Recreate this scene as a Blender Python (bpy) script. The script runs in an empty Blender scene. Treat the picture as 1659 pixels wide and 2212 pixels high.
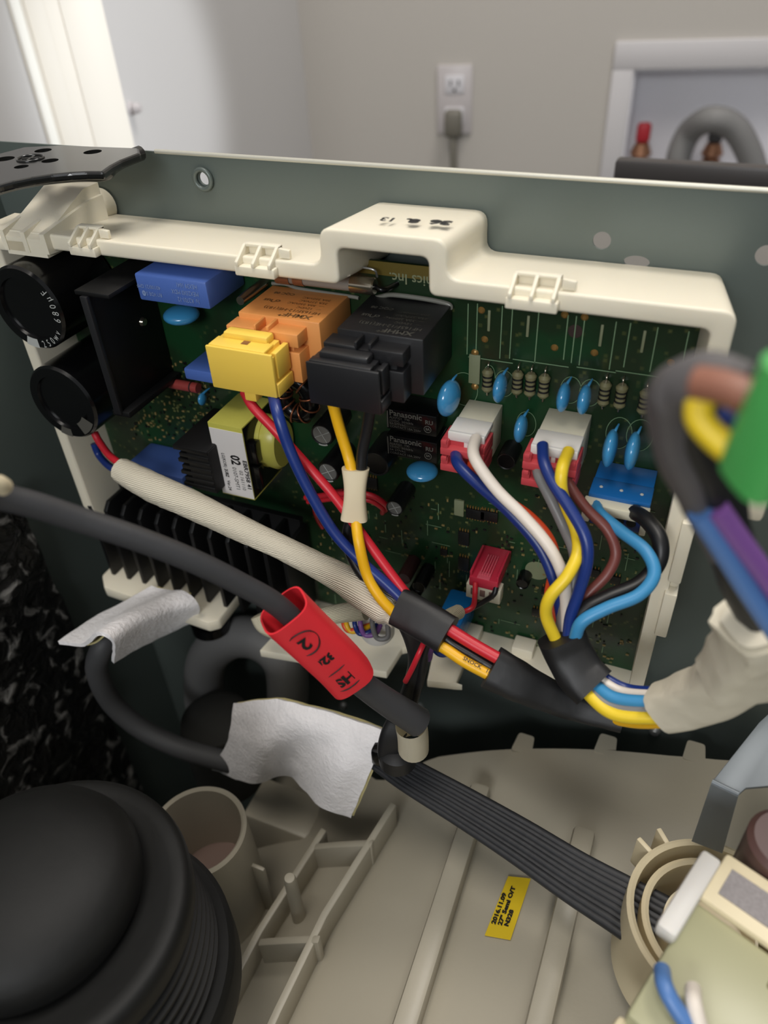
import bpy, bmesh, math, random
import numpy as np
from mathutils import Vector, Matrix, noise

random.seed(7)
scene = bpy.context.scene
COL = scene.collection

# ---------------------------------------------------------------- camera
F = 1661.0; CX, CY = 829.5, 1106.0
def _v(px, py):
    a = np.array([px - CX, -(py - CY), -F]); return a / np.linalg.norm(a)
_z = -_v(950, 3200)
_y = _v(1724, -260); _y = _y - _z * _y.dot(_z); _y /= np.linalg.norm(_y)
_x = np.cross(_y, _z)
ROT = np.array([_x, _y, _z])
CAM = np.array([0.0, -0.30, 0.25])
cam_data = bpy.data.cameras.new('camera')
cam = bpy.data.objects.new('camera', cam_data)
COL.objects.link(cam)
m4 = Matrix([list(r) for r in ROT]).to_4x4()
m4.translation = Vector(CAM)
cam.matrix_world = m4
cam_data.sensor_fit = 'VERTICAL'
cam_data.sensor_height = 36.0
cam_data.lens = F / 2212.0 * 36.0
cam_data.clip_start = 0.01
cam_data.clip_end = 50
cam_data.dof.use_dof = True
cam_data.dof.focus_distance = 0.36
cam_data.dof.aperture_fstop = 7.0
scene.camera = cam

# ---------------------------------------------------------------- light
scene.view_settings.view_transform = 'Standard'
scene.view_settings.look = 'None'
scene.view_settings.gamma = 1.0
scene.view_settings.use_curve_mapping = False
scene.view_settings.exposure = 0.0
world = bpy.data.worlds.new('world'); scene.world = world
world.use_nodes = True
world.node_tree.nodes['Background'].inputs[0].default_value = (0.92, 0.97, 1.0, 1)
world.node_tree.nodes['Background'].inputs[1].default_value = 0.26

def area(name, loc, target, size, power, color, sizey=None):
    l = bpy.data.lights.new(name, 'AREA'); l.energy = power; l.color = color
    l.shape = 'RECTANGLE'; l.size = size; l.size_y = sizey or size
    o = bpy.data.objects.new(name, l); COL.objects.link(o)
    o.location = loc
    o.rotation_euler = (Vector(target) - Vector(loc)).to_track_quat('-Z', 'Y').to_euler()
    return o
area('ceiling_lamp', (-0.20, -0.42, 1.75), (-0.12, -0.05, 0), 0.60, 12.0, (1.0, 0.94, 0.86))
area('room_lamp', (0.25, 0.55, 1.75), (0.0, 1.2, -0.2), 0.5, 18, (1.0, 0.95, 0.9))  # added fill that brightens the back wall, stands for no known lamp
area('window_light', (-0.05, -1.30, 0.66), (-0.12, 0.0, 0.1), 0.7, 10.5, (0.96, 0.98, 1.0), 0.30)  # added frontal fill for plug and housing faces, no window stands there
def spot(name, loc, target, power, color, angle, blend, radius):
    l = bpy.data.lights.new(name, 'SPOT'); l.energy = power; l.color = color
    l.spot_size = math.radians(angle); l.spot_blend = blend; l.shadow_soft_size = radius
    o = bpy.data.objects.new(name, l); COL.objects.link(o)
    o.location = loc
    o.rotation_euler = (Vector(target) - Vector(loc)).to_track_quat('-Z', 'Y').to_euler()
    return o

# ---------------------------------------------------------------- helpers
def ray(px, py): return ROT @ _v(px, py)
def P(px, py, y=None, x=None, z=None, t=None):
    """The point where the sight line of a photograph pixel meets a plane of the machine."""
    d = ray(px, py)
    if t is None:
        if y is not None: t = (y - CAM[1]) / d[1]
        elif x is not None: t = (x - CAM[0]) / d[0]
        else: t = (z - CAM[2]) / d[2]
    return Vector(CAM + t * d)
def pts(lst, y=None):
    out = []
    for q in lst:
        if len(q) == 2: out.append(P(q[0], q[1], y=y))
        elif len(q) == 3: out.append(P(q[0], q[1], y=q[2]))
        else: out.append(P(q[0], q[1], **{q[2]: q[3]}))
    return out

def lin(c):
    return tuple(((v / 255.0) / 12.92 if v / 255.0 <= 0.04045 else ((v / 255.0 + 0.055) / 1.055) ** 2.4) for v in c)
MATS = {}
def mat(name, rgb, rough=0.5, metal=0.0, bump=0.0, scale=300.0, spec=0.5, var=0.0, coat=0.0, trans=0.0, alpha=1.0, sheen=0.0, sub=0.0):
    m = bpy.data.materials.new(name); m.use_nodes = True
    nt = m.node_tree; b = nt.nodes['Principled BSDF']
    c = lin(rgb)
    b.inputs['Base Color'].default_value = (*c, 1)
    b.inputs['Roughness'].default_value = rough
    b.inputs['Metallic'].default_value = metal
    b.inputs['Specular IOR Level'].default_value = spec
    b.inputs['Coat Weight'].default_value = coat
    b.inputs['Coat Roughness'].default_value = 0.12
    b.inputs['Transmission Weight'].default_value = trans
    b.inputs['Alpha'].default_value = alpha
    b.inputs['Sheen Weight'].default_value = sheen
    if sub:
        b.inputs['Subsurface Weight'].default_value = sub
        b.inputs['Subsurface Radius'].default_value = (1, .8, .5)
        b.inputs['Subsurface Scale'].default_value = 0.002
    tc = nt.nodes.new('ShaderNodeTexCoord')
    ns = nt.nodes.new('ShaderNodeTexNoise'); ns.inputs['Scale'].default_value = scale
    ns.inputs['Detail'].default_value = 4
    nt.links.new(tc.outputs['Object'], ns.inputs['Vector'])
    if bump:
        bp = nt.nodes.new('ShaderNodeBump'); bp.inputs['Strength'].default_value = bump
        bp.inputs['Distance'].default_value = 0.001
        nt.links.new(ns.outputs['Fac'], bp.inputs['Height'])
        nt.links.new(bp.outputs['Normal'], b.inputs['Normal'])
    if var:
        mx = nt.nodes.new('ShaderNodeMix'); mx.data_type = 'RGBA'
        mx.inputs[6].default_value = (*[v * (1 - var) for v in c], 1)
        mx.inputs[7].default_value = (*[min(1, v * (1 + var)) for v in c], 1)
        n2 = nt.nodes.new('ShaderNodeTexNoise'); n2.inputs['Scale'].default_value = scale * 0.3
        n2.inputs['Detail'].default_value = 5
        nt.links.new(tc.outputs['Object'], n2.inputs['Vector'])
        nt.links.new(n2.outputs['Fac'], mx.inputs[0])
        nt.links.new(mx.outputs[2], b.inputs['Base Color'])
    MATS[name] = m
    return m

ORIG = {}
def add(name, bm, material, parent=None, smooth=None, label=None, cat=None, group=None, kind=None):
    """Link a bmesh given in world coordinates as one object with its own origin."""
    me = bpy.data.meshes.new(name)
    if smooth is not None:
        for f in bm.faces: f.smooth = True
    bm.to_mesh(me); bm.free()
    return add_mesh(name, me, material, parent, smooth, label, cat, group, kind)
def add_mesh(name, me, material, parent=None, smooth=None, label=None, cat=None, group=None, kind=None):
    if len(me.vertices):
        co = np.empty(len(me.vertices) * 3); me.vertices.foreach_get('co', co); co = co.reshape(-1, 3)
        o = Vector((co.min(0) + co.max(0)) / 2)
    else: o = Vector()
    me.transform(Matrix.Translation(-o))
    ob = bpy.data.objects.new(name, me); COL.objects.link(ob)
    if material is not None and len(me.materials) == 0: me.materials.append(material)
    if parent is not None:
        ob.parent = parent; ob.location = o - ORIG[parent.name]
    else: ob.location = o
    ORIG[ob.name] = o
    if smooth is not None and smooth < 170:
        me.set_sharp_from_angle(angle=math.radians(smooth))
    tag(ob, label, cat, group, kind)
    return ob
def tag(ob, label=None, cat=None, group=None, kind=None):
    if label: ob['label'] = label
    if cat: ob['category'] = cat
    if group: ob['group'] = group
    if kind: ob['kind'] = kind
def thing(name, loc, label, cat, group=None, kind=None):
    o = bpy.data.objects.new(name, None); COL.objects.link(o)
    o.location = loc; ORIG[o.name] = Vector(loc); o.empty_display_size = 0.01
    tag(o, label, cat, group, kind); return o

def bm_new(): return bmesh.new()
def put_box(bm, x0, x1, y0, y1, z0, z1, bev=0.0, M=None, seg=2):
    x0, x1 = min(x0, x1), max(x0, x1); y0, y1 = min(y0, y1), max(y0, y1); z0, z1 = min(z0, z1), max(z0, z1)
    t = bmesh.new()
    bmesh.ops.create_cube(t, size=1)
    for v in t.verts:
        v.co = Vector(((x0 + x1) / 2 + v.co.x * (x1 - x0), (y0 + y1) / 2 + v.co.y * (y1 - y0), (z0 + z1) / 2 + v.co.z * (z1 - z0)))
    if bev: bmesh.ops.bevel(t, geom=list(t.edges), offset=min(bev, .45 * min(x1 - x0, y1 - y0, z1 - z0)), segments=seg, affect='EDGES', profile=0.5)
    if M is not None: t.transform(M)
    merge(bm, t); return bm
def merge(bm, t):
    me = bpy.data.meshes.new('t'); t.to_mesh(me); t.free(); bm.from_mesh(me); bpy.data.meshes.remove(me)
def box(name, x0, x1, y0, y1, z0, z1, material, parent=None, bev=0.0005, **k):
    bm = bm_new(); put_box(bm, x0, x1, y0, y1, z0, z1, bev)
    return add(name, bm, material, parent, smooth=35, **k)
def put_prism(bm, poly, axis, a, b, bev=0.0):
    """polygon (2D list) extruded along axis 'x','y','z' from a to b"""
    t = bmesh.new()
    def mk(p, d):
        if axis == 'y': return Vector((p[0], d, p[1]))
        if axis == 'x': return Vector((d, p[0], p[1]))
        return Vector((p[0], p[1], d))
    v0 = [t.verts.new(mk(p, a)) for p in poly]; v1 = [t.verts.new(mk(p, b)) for p in poly]
    t.faces.new(v0); t.faces.new(v1[::-1])
    n = len(poly)
    for i in range(n):
        t.faces.new((v0[i], v1[i], v1[(i + 1) % n], v0[(i + 1) % n]))
    bmesh.ops.recalc_face_normals(t, faces=t.faces)
    if bev: bmesh.ops.bevel(t, geom=list(t.edges), offset=bev, segments=2, affect='EDGES', profile=0.5)
    merge(bm, t); return bm
def catmull(p, n=10):
    p = [Vector(q) for q in p]
    if len(p) < 3:
        return [p[0].lerp(p[1], i / n) for i in range(n + 1)]
    q = [p[0] * 2 - p[1]] + p + [p[-1] * 2 - p[-2]]
    out = []
    for i in range(1, len(q) - 2):
        for k in range(n):
            t = k / n
            a, b, c, d = q[i - 1], q[i], q[i + 1], q[i + 2]
            out.append(0.5 * ((2 * b) + (c - a) * t + (2 * a - 5 * b + 4 * c - d) * t * t + (3 * b - a - 3 * c + d) * t ** 3))
    out.append(q[-2]); return out
def put_tube(bm, path, r, seg=12, n=8, flat=None, thick=None, closed=False, cap=True, jitter=0.0, fine=False):
    """round tube; with flat (a normal vector) an elliptical/flat band of half width r and half thickness thick"""
    c = path if fine else catmull(path, n)
    N = len(c)
    rr = r if callable(r) else (lambda t: r)
    uvl = bm.loops.layers.uv.verify()
    if flat is None:
        T0 = (c[1] - c[0]).normalized(); up = Vector((0, 0, 1)) if abs(T0.z) < .9 else Vector((0, 1, 0))
        nrm = (up - T0 * up.dot(T0)).normalized()
    rings = []; L = 0; Ls = []
    for i in range(N):
        a = c[max(0, i - 1)]; b = c[min(N - 1, i + 1)]
        if closed: a = c[(i - 1) % N]; b = c[(i + 1) % N]
        T = (b - a).normalized()
        if i: L += (c[i] - c[i - 1]).length
        Ls.append(L)
        if flat is None:
            nrm = (nrm - T * nrm.dot(T)).normalized()
            u, w = nrm, T.cross(nrm)
            ru = rw = rr(i / (N - 1))
        else:
            fn = Vector(flat); fn = (fn - T * fn.dot(T)).normalized()
            u = T.cross(fn); w = fn; ru = rr(i / (N - 1)); rw = thick(i / (N - 1)) if callable(thick) else thick
        ring = []
        for k in range(seg):
            an = 2 * math.pi * k / seg
            j = 1 + jitter * (noise.noise(Vector((c[i].x * 90 + k, c[i].y * 90, c[i].z * 90))))
            if flat is not None:
                ca, sa = math.cos(an), math.sin(an)
                ca = math.copysign(abs(ca) ** .6, ca); sa = math.copysign(abs(sa) ** .6, sa)
                ring.append(bm.verts.new(c[i] + u * (ru * ca * j) + w * (rw * sa * j)))
            else:
                ring.append(bm.verts.new(c[i] + u * (ru * math.cos(an) * j) + w * (rw * math.sin(an) * j)))
        rings.append(ring)
    m = N if closed else N - 1
    for i in range(m):
        A, B = rings[i], rings[(i + 1) % N]
        for k in range(seg):
            f = bm.faces.new((A[k], A[(k + 1) % seg], B[(k + 1) % seg], B[k]))
            f.smooth = True
            for lp, uv in zip(f.loops, ((Ls[i], k / seg), (Ls[i], (k + 1) / seg), (Ls[min(i + 1, N - 1)], (k + 1) / seg), (Ls[min(i + 1, N - 1)], k / seg))):
                lp[uvl].uv = uv
    if cap and not closed:
        bm.faces.new(rings[0][::-1]); bm.faces.new(rings[-1])
    return bm
def tube(name, path, r, material, parent=None, seg=12, **k):
    meta = {a: k.pop(a) for a in ('label', 'cat', 'group', 'kind') if a in k}
    bm = bm_new(); put_tube(bm, path, r, seg, **k)
    bmesh.ops.recalc_face_normals(bm, faces=bm.faces)
    return add(name, bm, material, parent, smooth=60, **meta)
def put_lathe(bm, prof, o, axis='z', seg=48, a0=0.0, a1=2 * math.pi):
    """profile [(r, h)] turned about axis through o"""
    full = abs(a1 - a0 - 2 * math.pi) < 1e-6
    cols = seg if full else seg + 1
    R = []
    for j in range(cols):
        an = a0 + (a1 - a0) * j / seg
        c, s = math.cos(an), math.sin(an)
        col = []
        for r, h in prof:
            r = max(r, 1e-6)
            if axis == 'z': v = Vector((r * c, r * s, h))
            elif axis == 'y': v = Vector((r * c, h, r * s))
            elif axis == 'x': v = Vector((h, r * c, r * s))
            else: v = axis @ Vector((r * c, r * s, h))
            col.append(bm.verts.new(Vector(o) + v))
        R.append(col)
    for j in range(seg):
        A, B = R[j], R[(j + 1) % cols]
        for i in range(len(prof) - 1):
            f = bm.faces.new((A[i], B[i], B[i + 1], A[i + 1])); f.smooth = True
    bmesh.ops.remove_doubles(bm, verts=bm.verts, dist=2e-6)
    bmesh.ops.recalc_face_normals(bm, faces=bm.faces)
    return bm
def lathe(name, prof, o, axis, material, parent=None, seg=48, sm=35, a0=0.0, a1=2 * math.pi, **k):
    bm = bm_new(); put_lathe(bm, prof, o, axis, seg, a0, a1)
    return add(name, bm, material, parent, smooth=sm, **k)
FONT = None
def text(name, s, size, o, xd, yd, material, parent, align='LEFT', bold=0.0, sx=1.0, spacing=1.0):
    cu = bpy.data.curves.new('t', 'FONT'); cu.body = s; cu.size = size; cu.align_x = align; cu.align_y = 'CENTER'
    cu.resolution_u = 2; cu.offset = bold; cu.space_line = spacing
    ob = bpy.data.objects.new('t', cu); COL.objects.link(ob)
    dg = bpy.context.evaluated_depsgraph_get(); dg.update()
    me = bpy.data.meshes.new_from_object(ob.evaluated_get(dg))
    bpy.data.objects.remove(ob); bpy.data.curves.remove(cu)
    xd = Vector(xd).normalized(); yd = Vector(yd); yd = (yd - xd * yd.dot(xd)).normalized(); zd = xd.cross(yd)
    M = Matrix((xd * sx, yd, zd)).transposed().to_4x4(); M.translation = Vector(o)
    me.transform(M); me.name = name
    me.materials.clear()
    return add_mesh(name, me, material, parent)
def grid_patch(name, rows, thick, material, parent=None, sub=6, jit=0.0, **k):
    """rows of control points -> smooth sheet with thickness"""
    R = [catmull(r, sub) for r in rows]
    n = len(R[0]); cols = [catmull([r[i] for r in R], sub) for i in range(n)]
    bm = bm_new(); V = []
    for c in cols:
        V.append([bm.verts.new(p + Vector((noise.noise(p * 120), noise.noise(p * 120 + Vector((9, 3, 1))), noise.noise(p * 120 + Vector((1, 7, 5))))) * jit) for p in c])
    for i in range(n - 1):
        for j in range(len(V[0]) - 1):
            bm.faces.new((V[i][j], V[i + 1][j], V[i + 1][j + 1], V[i][j + 1]))
    bmesh.ops.recalc_face_normals(bm, faces=bm.faces)
    bmesh.ops.solidify(bm, geom=list(bm.faces), thickness=thick)
    return add(name, bm, material, parent, smooth=60, **k)

# ---------------------------------------------------------------- materials
cream = mat('cream_plastic', (232, 224, 203), 0.38, bump=0.04, scale=900, sub=0.15)
tubm = mat('tub_plastic', (172, 165, 148), 0.42, bump=0.05, scale=500)
panelm = mat('grey_green_steel', (94, 103, 99), 0.36, 0.25, bump=0.03, scale=200)
panel_edge = mat('bare_steel_edge', (196, 194, 182), 0.4, 0.4)
gloss_black = mat('glossy_black_paint', (24, 24, 23), 0.22, coat=0.25)
blackp = mat('black_plastic', (31, 31, 33), 0.38, bump=0.04, scale=600)
blackgl = mat('black_glossy_plastic', (12, 12, 13), 0.2)
black_metal = mat('black_anodised_metal', (13, 13, 14), 0.5, 0.0, spec=.35)
black_sleeve = mat('black_sleeve_film', (18, 18, 19), 0.3)
rubber = mat('black_rubber', (21, 21, 20), 0.58, spec=.3, bump=0.08, scale=260, var=0.25)
hosem = mat('dark_grey_rubber', (66, 66, 67), 0.6, bump=0.05)
hose_grey = mat('grey_hose', (124, 123, 122), 0.6, bump=0.1)
foamm = mat('dark_foam', (44, 44, 41), 0.95, bump=0.5, scale=900)
orange = mat('orange_plastic', (226, 152, 84), 0.42, bump=0.02)
yellowp = mat('yellow_plastic', (240, 202, 84), 0.4, bump=0.03, sub=0.1)
trafo_tape = mat('pale_yellow_tape', (186, 181, 84), 0.3, bump=0.1, scale=300)
bluecap = mat('blue_box_plastic', (74, 104, 176), 0.42, bump=0.02)
bluedisc = mat('light_blue_epoxy', (62, 142, 192), 0.2, coat=0.6)
redp = mat('red_nylon', (196, 72, 78), 0.4, sub=0.1)
magenta = mat('crimson_nylon', (190, 44, 66), 0.35)
magenta_lt = mat('pink_nylon', (214, 90, 106), 0.35)
whitep = mat('white_nylon', (214, 208, 186), 0.4, sub=0.2)
whitefront = mat('milky_nylon', (226, 222, 216), 0.4, sub=0.2)
bluep = mat('blue_nylon', (22, 92, 156), 0.3)
w_red = mat('red_wire', (196, 34, 48), 0.4)
w_blue = mat('dark_blue_wire', (24, 48, 116), 0.35)
w_navy = mat('navy_wire', (18, 34, 84), 0.35)
w_yellow = mat('yellow_wire', (232, 176, 22), 0.4)
w_yellow2 = mat('bright_yellow_wire', (232, 200, 44), 0.4)
w_black = mat('black_wire', (20, 20, 22), 0.4)
w_white = mat('white_wire', (226, 216, 204), 0.45)
w_orange = mat('orange_wire', (222, 78, 38), 0.42)
w_grey = mat('grey_wire', (122, 121, 120), 0.42)
w_brown = mat('brown_wire', (112, 58, 52), 0.42)
w_tan = mat('light_brown_wire', (140, 92, 74), 0.42)
w_lblue = mat('light_blue_wire', (58, 136, 184), 0.4)
w_sky = mat('steel_blue_wire', (84, 124, 182), 0.4)
w_purple = mat('purple_wire', (126, 82, 150), 0.42)
green_tape = mat('green_tape', (78, 172, 88), 0.5)
tape = mat('black_vinyl_tape', (24, 24, 25), 0.5, bump=0.25, scale=90)
boxface = mat('supply_box_face', (202, 199, 200), 0.5)
recessm = mat('supply_box_recess', (238, 237, 242), 0.5)
masking = mat('cream_paper_tape', (208, 200, 180), 0.6, bump=0.5, scale=140, var=0.06)
collarm = mat('cream_tube', (226, 212, 180), 0.4)
redsleeve = mat('red_shrink_sleeve', (224, 44, 54), 0.5, bump=0.06)
ink = mat('black_ink', (14, 14, 16), 0.6)
whiteink = mat('pale_ink', (172, 174, 170), 0.6)
dimink = mat('dim_grey_ink', (78, 76, 70), 0.6)
blueink = mat('pale_blue_ink', (124, 146, 190), 0.6)
orangeink = mat('brown_ink', (122, 88, 50), 0.6)
felt = mat('white_felt', (240, 236, 236), 0.95, bump=0.8, scale=420, sheen=0.4, var=0.07)
feltback = mat('felt_backing', (206, 194, 140), 0.8)
galv = mat('galvanised_steel', (128, 134, 138), 0.5, 0.4, bump=0.05, scale=120, var=0.1)
silver = mat('aluminium_top', (168, 168, 166), 0.3, 0.7)
chrome = mat('nickel', (176, 168, 152), 0.18, 0.95)
copper = mat('copper', (150, 92, 62), 0.3, 0.7)
brass = mat('brass', (150, 108, 82), 0.3, 0.6)
greyglass = mat('fuse_body', (138, 132, 124), 0.3)
labelw = mat('white_label', (222, 218, 216), 0.45)
labely = mat('yellow_label', (222, 190, 36), 0.4)
pads = mat('solder_pad', (150, 116, 62), 0.35, 0.5)
silk = mat('silkscreen', (112, 140, 106), 0.6)
silk2 = mat('pale_silkscreen', (126, 132, 102), 0.5)
greenish = mat('pale_green_plastic', (184, 182, 146), 0.35, trans=0.15)
creamhot = mat('ivory_plastic', (226, 212, 178), 0.45)
browncap = mat('dark_brown_plastic', (84, 60, 56), 0.4)
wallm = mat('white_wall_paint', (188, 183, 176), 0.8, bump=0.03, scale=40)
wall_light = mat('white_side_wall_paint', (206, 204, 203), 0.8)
doorm = mat('cream_door_paint', (228, 222, 211), 0.5)
doorhi = mat('white_gloss_bead', (250, 248, 240), 0.4)
platem = mat('outlet_plate_plastic', (196, 190, 190), 0.35)
boxm = mat('supply_box_plastic', (214, 212, 216), 0.45)
cordm = mat('grey_cord', (112, 108, 98), 0.5)
ledgem = mat('charcoal_plastic', (62, 58, 57), 0.4)
redh = mat('red_handle', (178, 40, 50), 0.5)
potting = mat('cured_resin', (52, 56, 36), 0.1, coat=0.3, alpha=0.30)

def pcb_material():
    m = mat('green_circuit_board', (28, 56, 36), 0.3, coat=0.25, spec=.35)
    nt = m.node_tree; b = nt.nodes['Principled BSDF']
    tc = nt.nodes.new('ShaderNodeTexCoord')
    vo = nt.nodes.new('ShaderNodeTexVoronoi'); vo.distance = 'CHEBYCHEV'; vo.inputs['Scale'].default_value = 210
    nt.links.new(tc.outputs['Object'], vo.inputs['Vector'])
    r1 = nt.nodes.new('ShaderNodeValToRGB')
    r1.color_ramp.elements[0].position = 0.0; r1.color_ramp.elements[0].color = (*lin((80, 86, 48)), 1)
    r1.color_ramp.elements[1].position = 0.22; r1.color_ramp.elements[1].color = (*lin((27, 46, 27)), 1)
    nt.links.new(vo.outputs['Distance'], r1.inputs[0])
    ns = nt.nodes.new('ShaderNodeTexNoise'); ns.inputs['Scale'].default_value = 26
    nt.links.new(tc.outputs['Object'], ns.inputs['Vector'])
    r2 = nt.nodes.new('ShaderNodeValToRGB')
    r2.color_ramp.elements[0].position = 0.42; r2.color_ramp.elements[0].color = (0, 0, 0, 1)
    r2.color_ramp.elements[1].position = 0.52; r2.color_ramp.elements[1].color = (1, 1, 1, 1)
    nt.links.new(ns.outputs['Fac'], r2.inputs[0])
    mx = nt.nodes.new('ShaderNodeMix'); mx.data_type = 'RGBA'
    mx.inputs[6].default_value = (*lin((22, 58, 32)), 1)
    nt.links.new(r2.outputs['Color'], mx.inputs[0]); nt.links.new(r1.outputs['Color'], mx.inputs[7])
    nt.links.new(mx.outputs[2], b.inputs['Base Color'])
    return m
pcbm = pcb_material()
def stripe_material(name, rgb, rgb2, n, bump):
    m = mat(name, rgb, 0.55); nt = m.node_tree; b = nt.nodes['Principled BSDF']
    uv = nt.nodes.new('ShaderNodeUVMap'); sp = nt.nodes.new('ShaderNodeSeparateXYZ'); nt.links.new(uv.outputs[0], sp.inputs[0])
    a = nt.nodes.new('ShaderNodeMath'); a.operation = 'MULTIPLY'; a.inputs[1].default_value = n * 2 * math.pi
    nt.links.new(sp.outputs['Y'], a.inputs[0])
    a2 = nt.nodes.new('ShaderNodeMath'); a2.operation = 'MULTIPLY_ADD'; a2.inputs[1].default_value = 900.0
    nt.links.new(sp.outputs['X'], a2.inputs[0]); nt.links.new(a.outputs[0], a2.inputs[2])
    s = nt.nodes.new('ShaderNodeMath'); s.operation = 'SINE'; nt.links.new(a2.outputs[0], s.inputs[0])
    mr = nt.nodes.new('ShaderNodeMapRange'); mr.inputs[1].default_value = -1; mr.inputs[2].default_value = 0.2
    nt.links.new(s.outputs[0], mr.inputs[0])
    mx = nt.nodes.new('ShaderNodeMix'); mx.data_type = 'RGBA'
    mx.inputs[6].default_value = (*lin(rgb2), 1); mx.inputs[7].default_value = (*lin(rgb), 1)
    nt.links.new(mr.outputs[0], mx.inputs[0]); nt.links.new(mx.outputs[2], b.inputs['Base Color'])
    bp = nt.nodes.new('ShaderNodeBump'); bp.inputs['Strength'].default_value = bump; bp.inputs['Distance'].default_value = 0.0006
    nt.links.new(s.outputs[0], bp.inputs['Height']); nt.links.new(bp.outputs[0], b.inputs['Normal'])
    return m
braid = stripe_material('braided_white_sleeve', (242, 233, 212), (198, 188, 166), 46, 0.5)
ribbed = stripe_material('ribbed_cream_sleeve', (216, 208, 182), (178, 170, 142), 34, 0.5)
def crinkle_material():
    m = mat('crinkled_black_film', (22, 22, 22), 0.32); nt = m.node_tree; b = nt.nodes['Principled BSDF']
    tc = nt.nodes.new('ShaderNodeTexCoord')
    n1 = nt.nodes.new('ShaderNodeTexNoise'); n1.inputs['Scale'].default_value = 75; n1.inputs['Detail'].default_value = 10; n1.inputs['Distortion'].default_value = .5
    nt.links.new(tc.outputs['Object'], n1.inputs['Vector'])
    bp = nt.nodes.new('ShaderNodeBump'); bp.inputs['Strength'].default_value = 1.0; bp.inputs['Distance'].default_value = 0.006
    nt.links.new(n1.outputs['Fac'], bp.inputs['Height']); nt.links.new(bp.outputs[0], b.inputs['Normal'])
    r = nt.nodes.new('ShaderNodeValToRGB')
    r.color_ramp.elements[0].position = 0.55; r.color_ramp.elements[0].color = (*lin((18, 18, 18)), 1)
    r.color_ramp.elements[1].position = 0.72; r.color_ramp.elements[1].color = (*lin((150, 147, 142)), 1)  # pale specks paint the fine highlights of the crinkles into the colour
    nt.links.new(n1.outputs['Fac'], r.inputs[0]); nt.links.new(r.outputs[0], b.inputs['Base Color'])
    return m
crinkle = crinkle_material()

# ================================================================ SETTING: the room
W_ANG = math.radians(11.7)
wu = Vector((math.cos(W_ANG), math.sin(W_ANG), 0)); wn = Vector((-math.sin(W_ANG), math.cos(W_ANG), 0))
W0 = P(985, 220, t=1.55)
def on_wall(px, py, off=0.0):
    d = Vector(ray(px, py)); c = Vector(CAM)
    return c + d * ((W0 - c).dot(wn) - off) / d.dot(wn)
def wall_uv(p): q = p - W0; return q.dot(wu), q.z
def wall_pt(u, z, off=0.0): return W0 + wu * u + Vector((0, 0, z)) - wn * off
WM = Matrix((wu, wn, Vector((0, 0, 1)))).transposed().to_4x4(); WM.translation = W0
def wbox(name, u0, u1, n0, n1, z0, z1, material, parent=None, bev=0.002, **k):
    bm = bm_new(); put_box(bm, u0, u1, n0, n1, z0, z1, bev, M=WM)
    return add(name, bm, material, parent, smooth=35, **k)
corner = on_wall(658, 165); cu_, _ = wall_uv(corner)
FLOOR_Z = -1.15 - W0.z
def on_side(px, py):
    d = Vector(ray(px, py)); c = Vector(CAM); k = wall_uv(corner)[0]
    return c + d * ((k - (c - W0).dot(wu)) / d.dot(wu))
print('side dist', [(on_side(x, 165) - Vector(CAM)).length for x in (240, 300, 500)])
# niche rectangle in wall coordinates
nl, nt_ = wall_uv(on_wall(1370, 150)); nl2, nb_ = wall_uv(on_wall(1342, 362)); nb_ -= 0.05
nr = nl + 0.36
fl, ft = wall_uv(on_wall(1330, 88))
def wall_with_hole():
    bm = bm_new(); u0, u1, z0, z1 = cu_ - 0.0, 2.6, FLOOR_Z, 1.6
    put_box(bm, u0, nl, 0, 0.1, z0, z1, M=WM); put_box(bm, nr, u1, 0, 0.1, z0, z1, M=WM)
    put_box(bm, nl, nr, 0, 0.1, z0, nb_, M=WM); put_box(bm, nl, nr, 0, 0.1, nt_, z1, M=WM)
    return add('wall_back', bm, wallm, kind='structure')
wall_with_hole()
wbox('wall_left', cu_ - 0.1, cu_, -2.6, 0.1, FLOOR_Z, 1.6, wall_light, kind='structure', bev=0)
wbox('floor', cu_ - 0.1, 2.6, -2.6, 0.1, FLOOR_Z - 0.05, FLOOR_Z, mat('floor_tile', (120, 112, 100), 0.5), kind='structure', bev=0)
# cream door leaf standing open in front of the side wall
dA = P(222, 0, t=0.92); dB = P(292, 335, t=0.92)
def door():
    c = Vector(CAM)
    base = P(256, 165, t=0.88 * (on_side(256, 165) - c).length)
    n = Vector((ray(256, 165)[0], ray(256, 165)[1], 0)).normalized()
    n = (Matrix.Rotation(math.radians(18), 3, 'Z') @ n)
    right = Vector((n.y, -n.x, 0))
    M = Matrix((right, n, Vector((0, 0, 1)))).transposed().to_4x4(); M.translation = base
    def uv_of(px, py):
        d = Vector(ray(px, py)); q = c + d * ((base - c).dot(n) / d.dot(n)) - base
        return q.dot(right)
    d = thing('door_1', base + Vector((0, 0, -1)), None, None, kind='structure')
    bm = bm_new(); put_box(bm, -0.75, 0, 0, 0.035, -1.3, 1.2, 0.003, M=M)
    add('door_panel', bm, doorm, d, smooth=35)
    u = uv_of(72, 155)
    bm = bm_new(); put_box(bm, u - 0.004, u + 0.004, -0.007, 0.001, -1.3, 1.2, 0.002, M=M)
    add('bead', bm, doorhi, d, smooth=35)
    u = uv_of(165, 155)
    bm = bm_new(); put_box(bm, u, -0.0, -0.0016, 0.001, -1.3, 1.2, 0.0008, M=M)
    add('edge_strip', bm, doorm, d, smooth=35)
    bm = bm_new(); put_box(bm, u - .012, uv_of(72, 155)+.008, -0.0012, 0.001, -1.3, 1.2, 0.0008, M=M)
    add('edge_strip', bm, doorm, d, smooth=35)
door()
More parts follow.
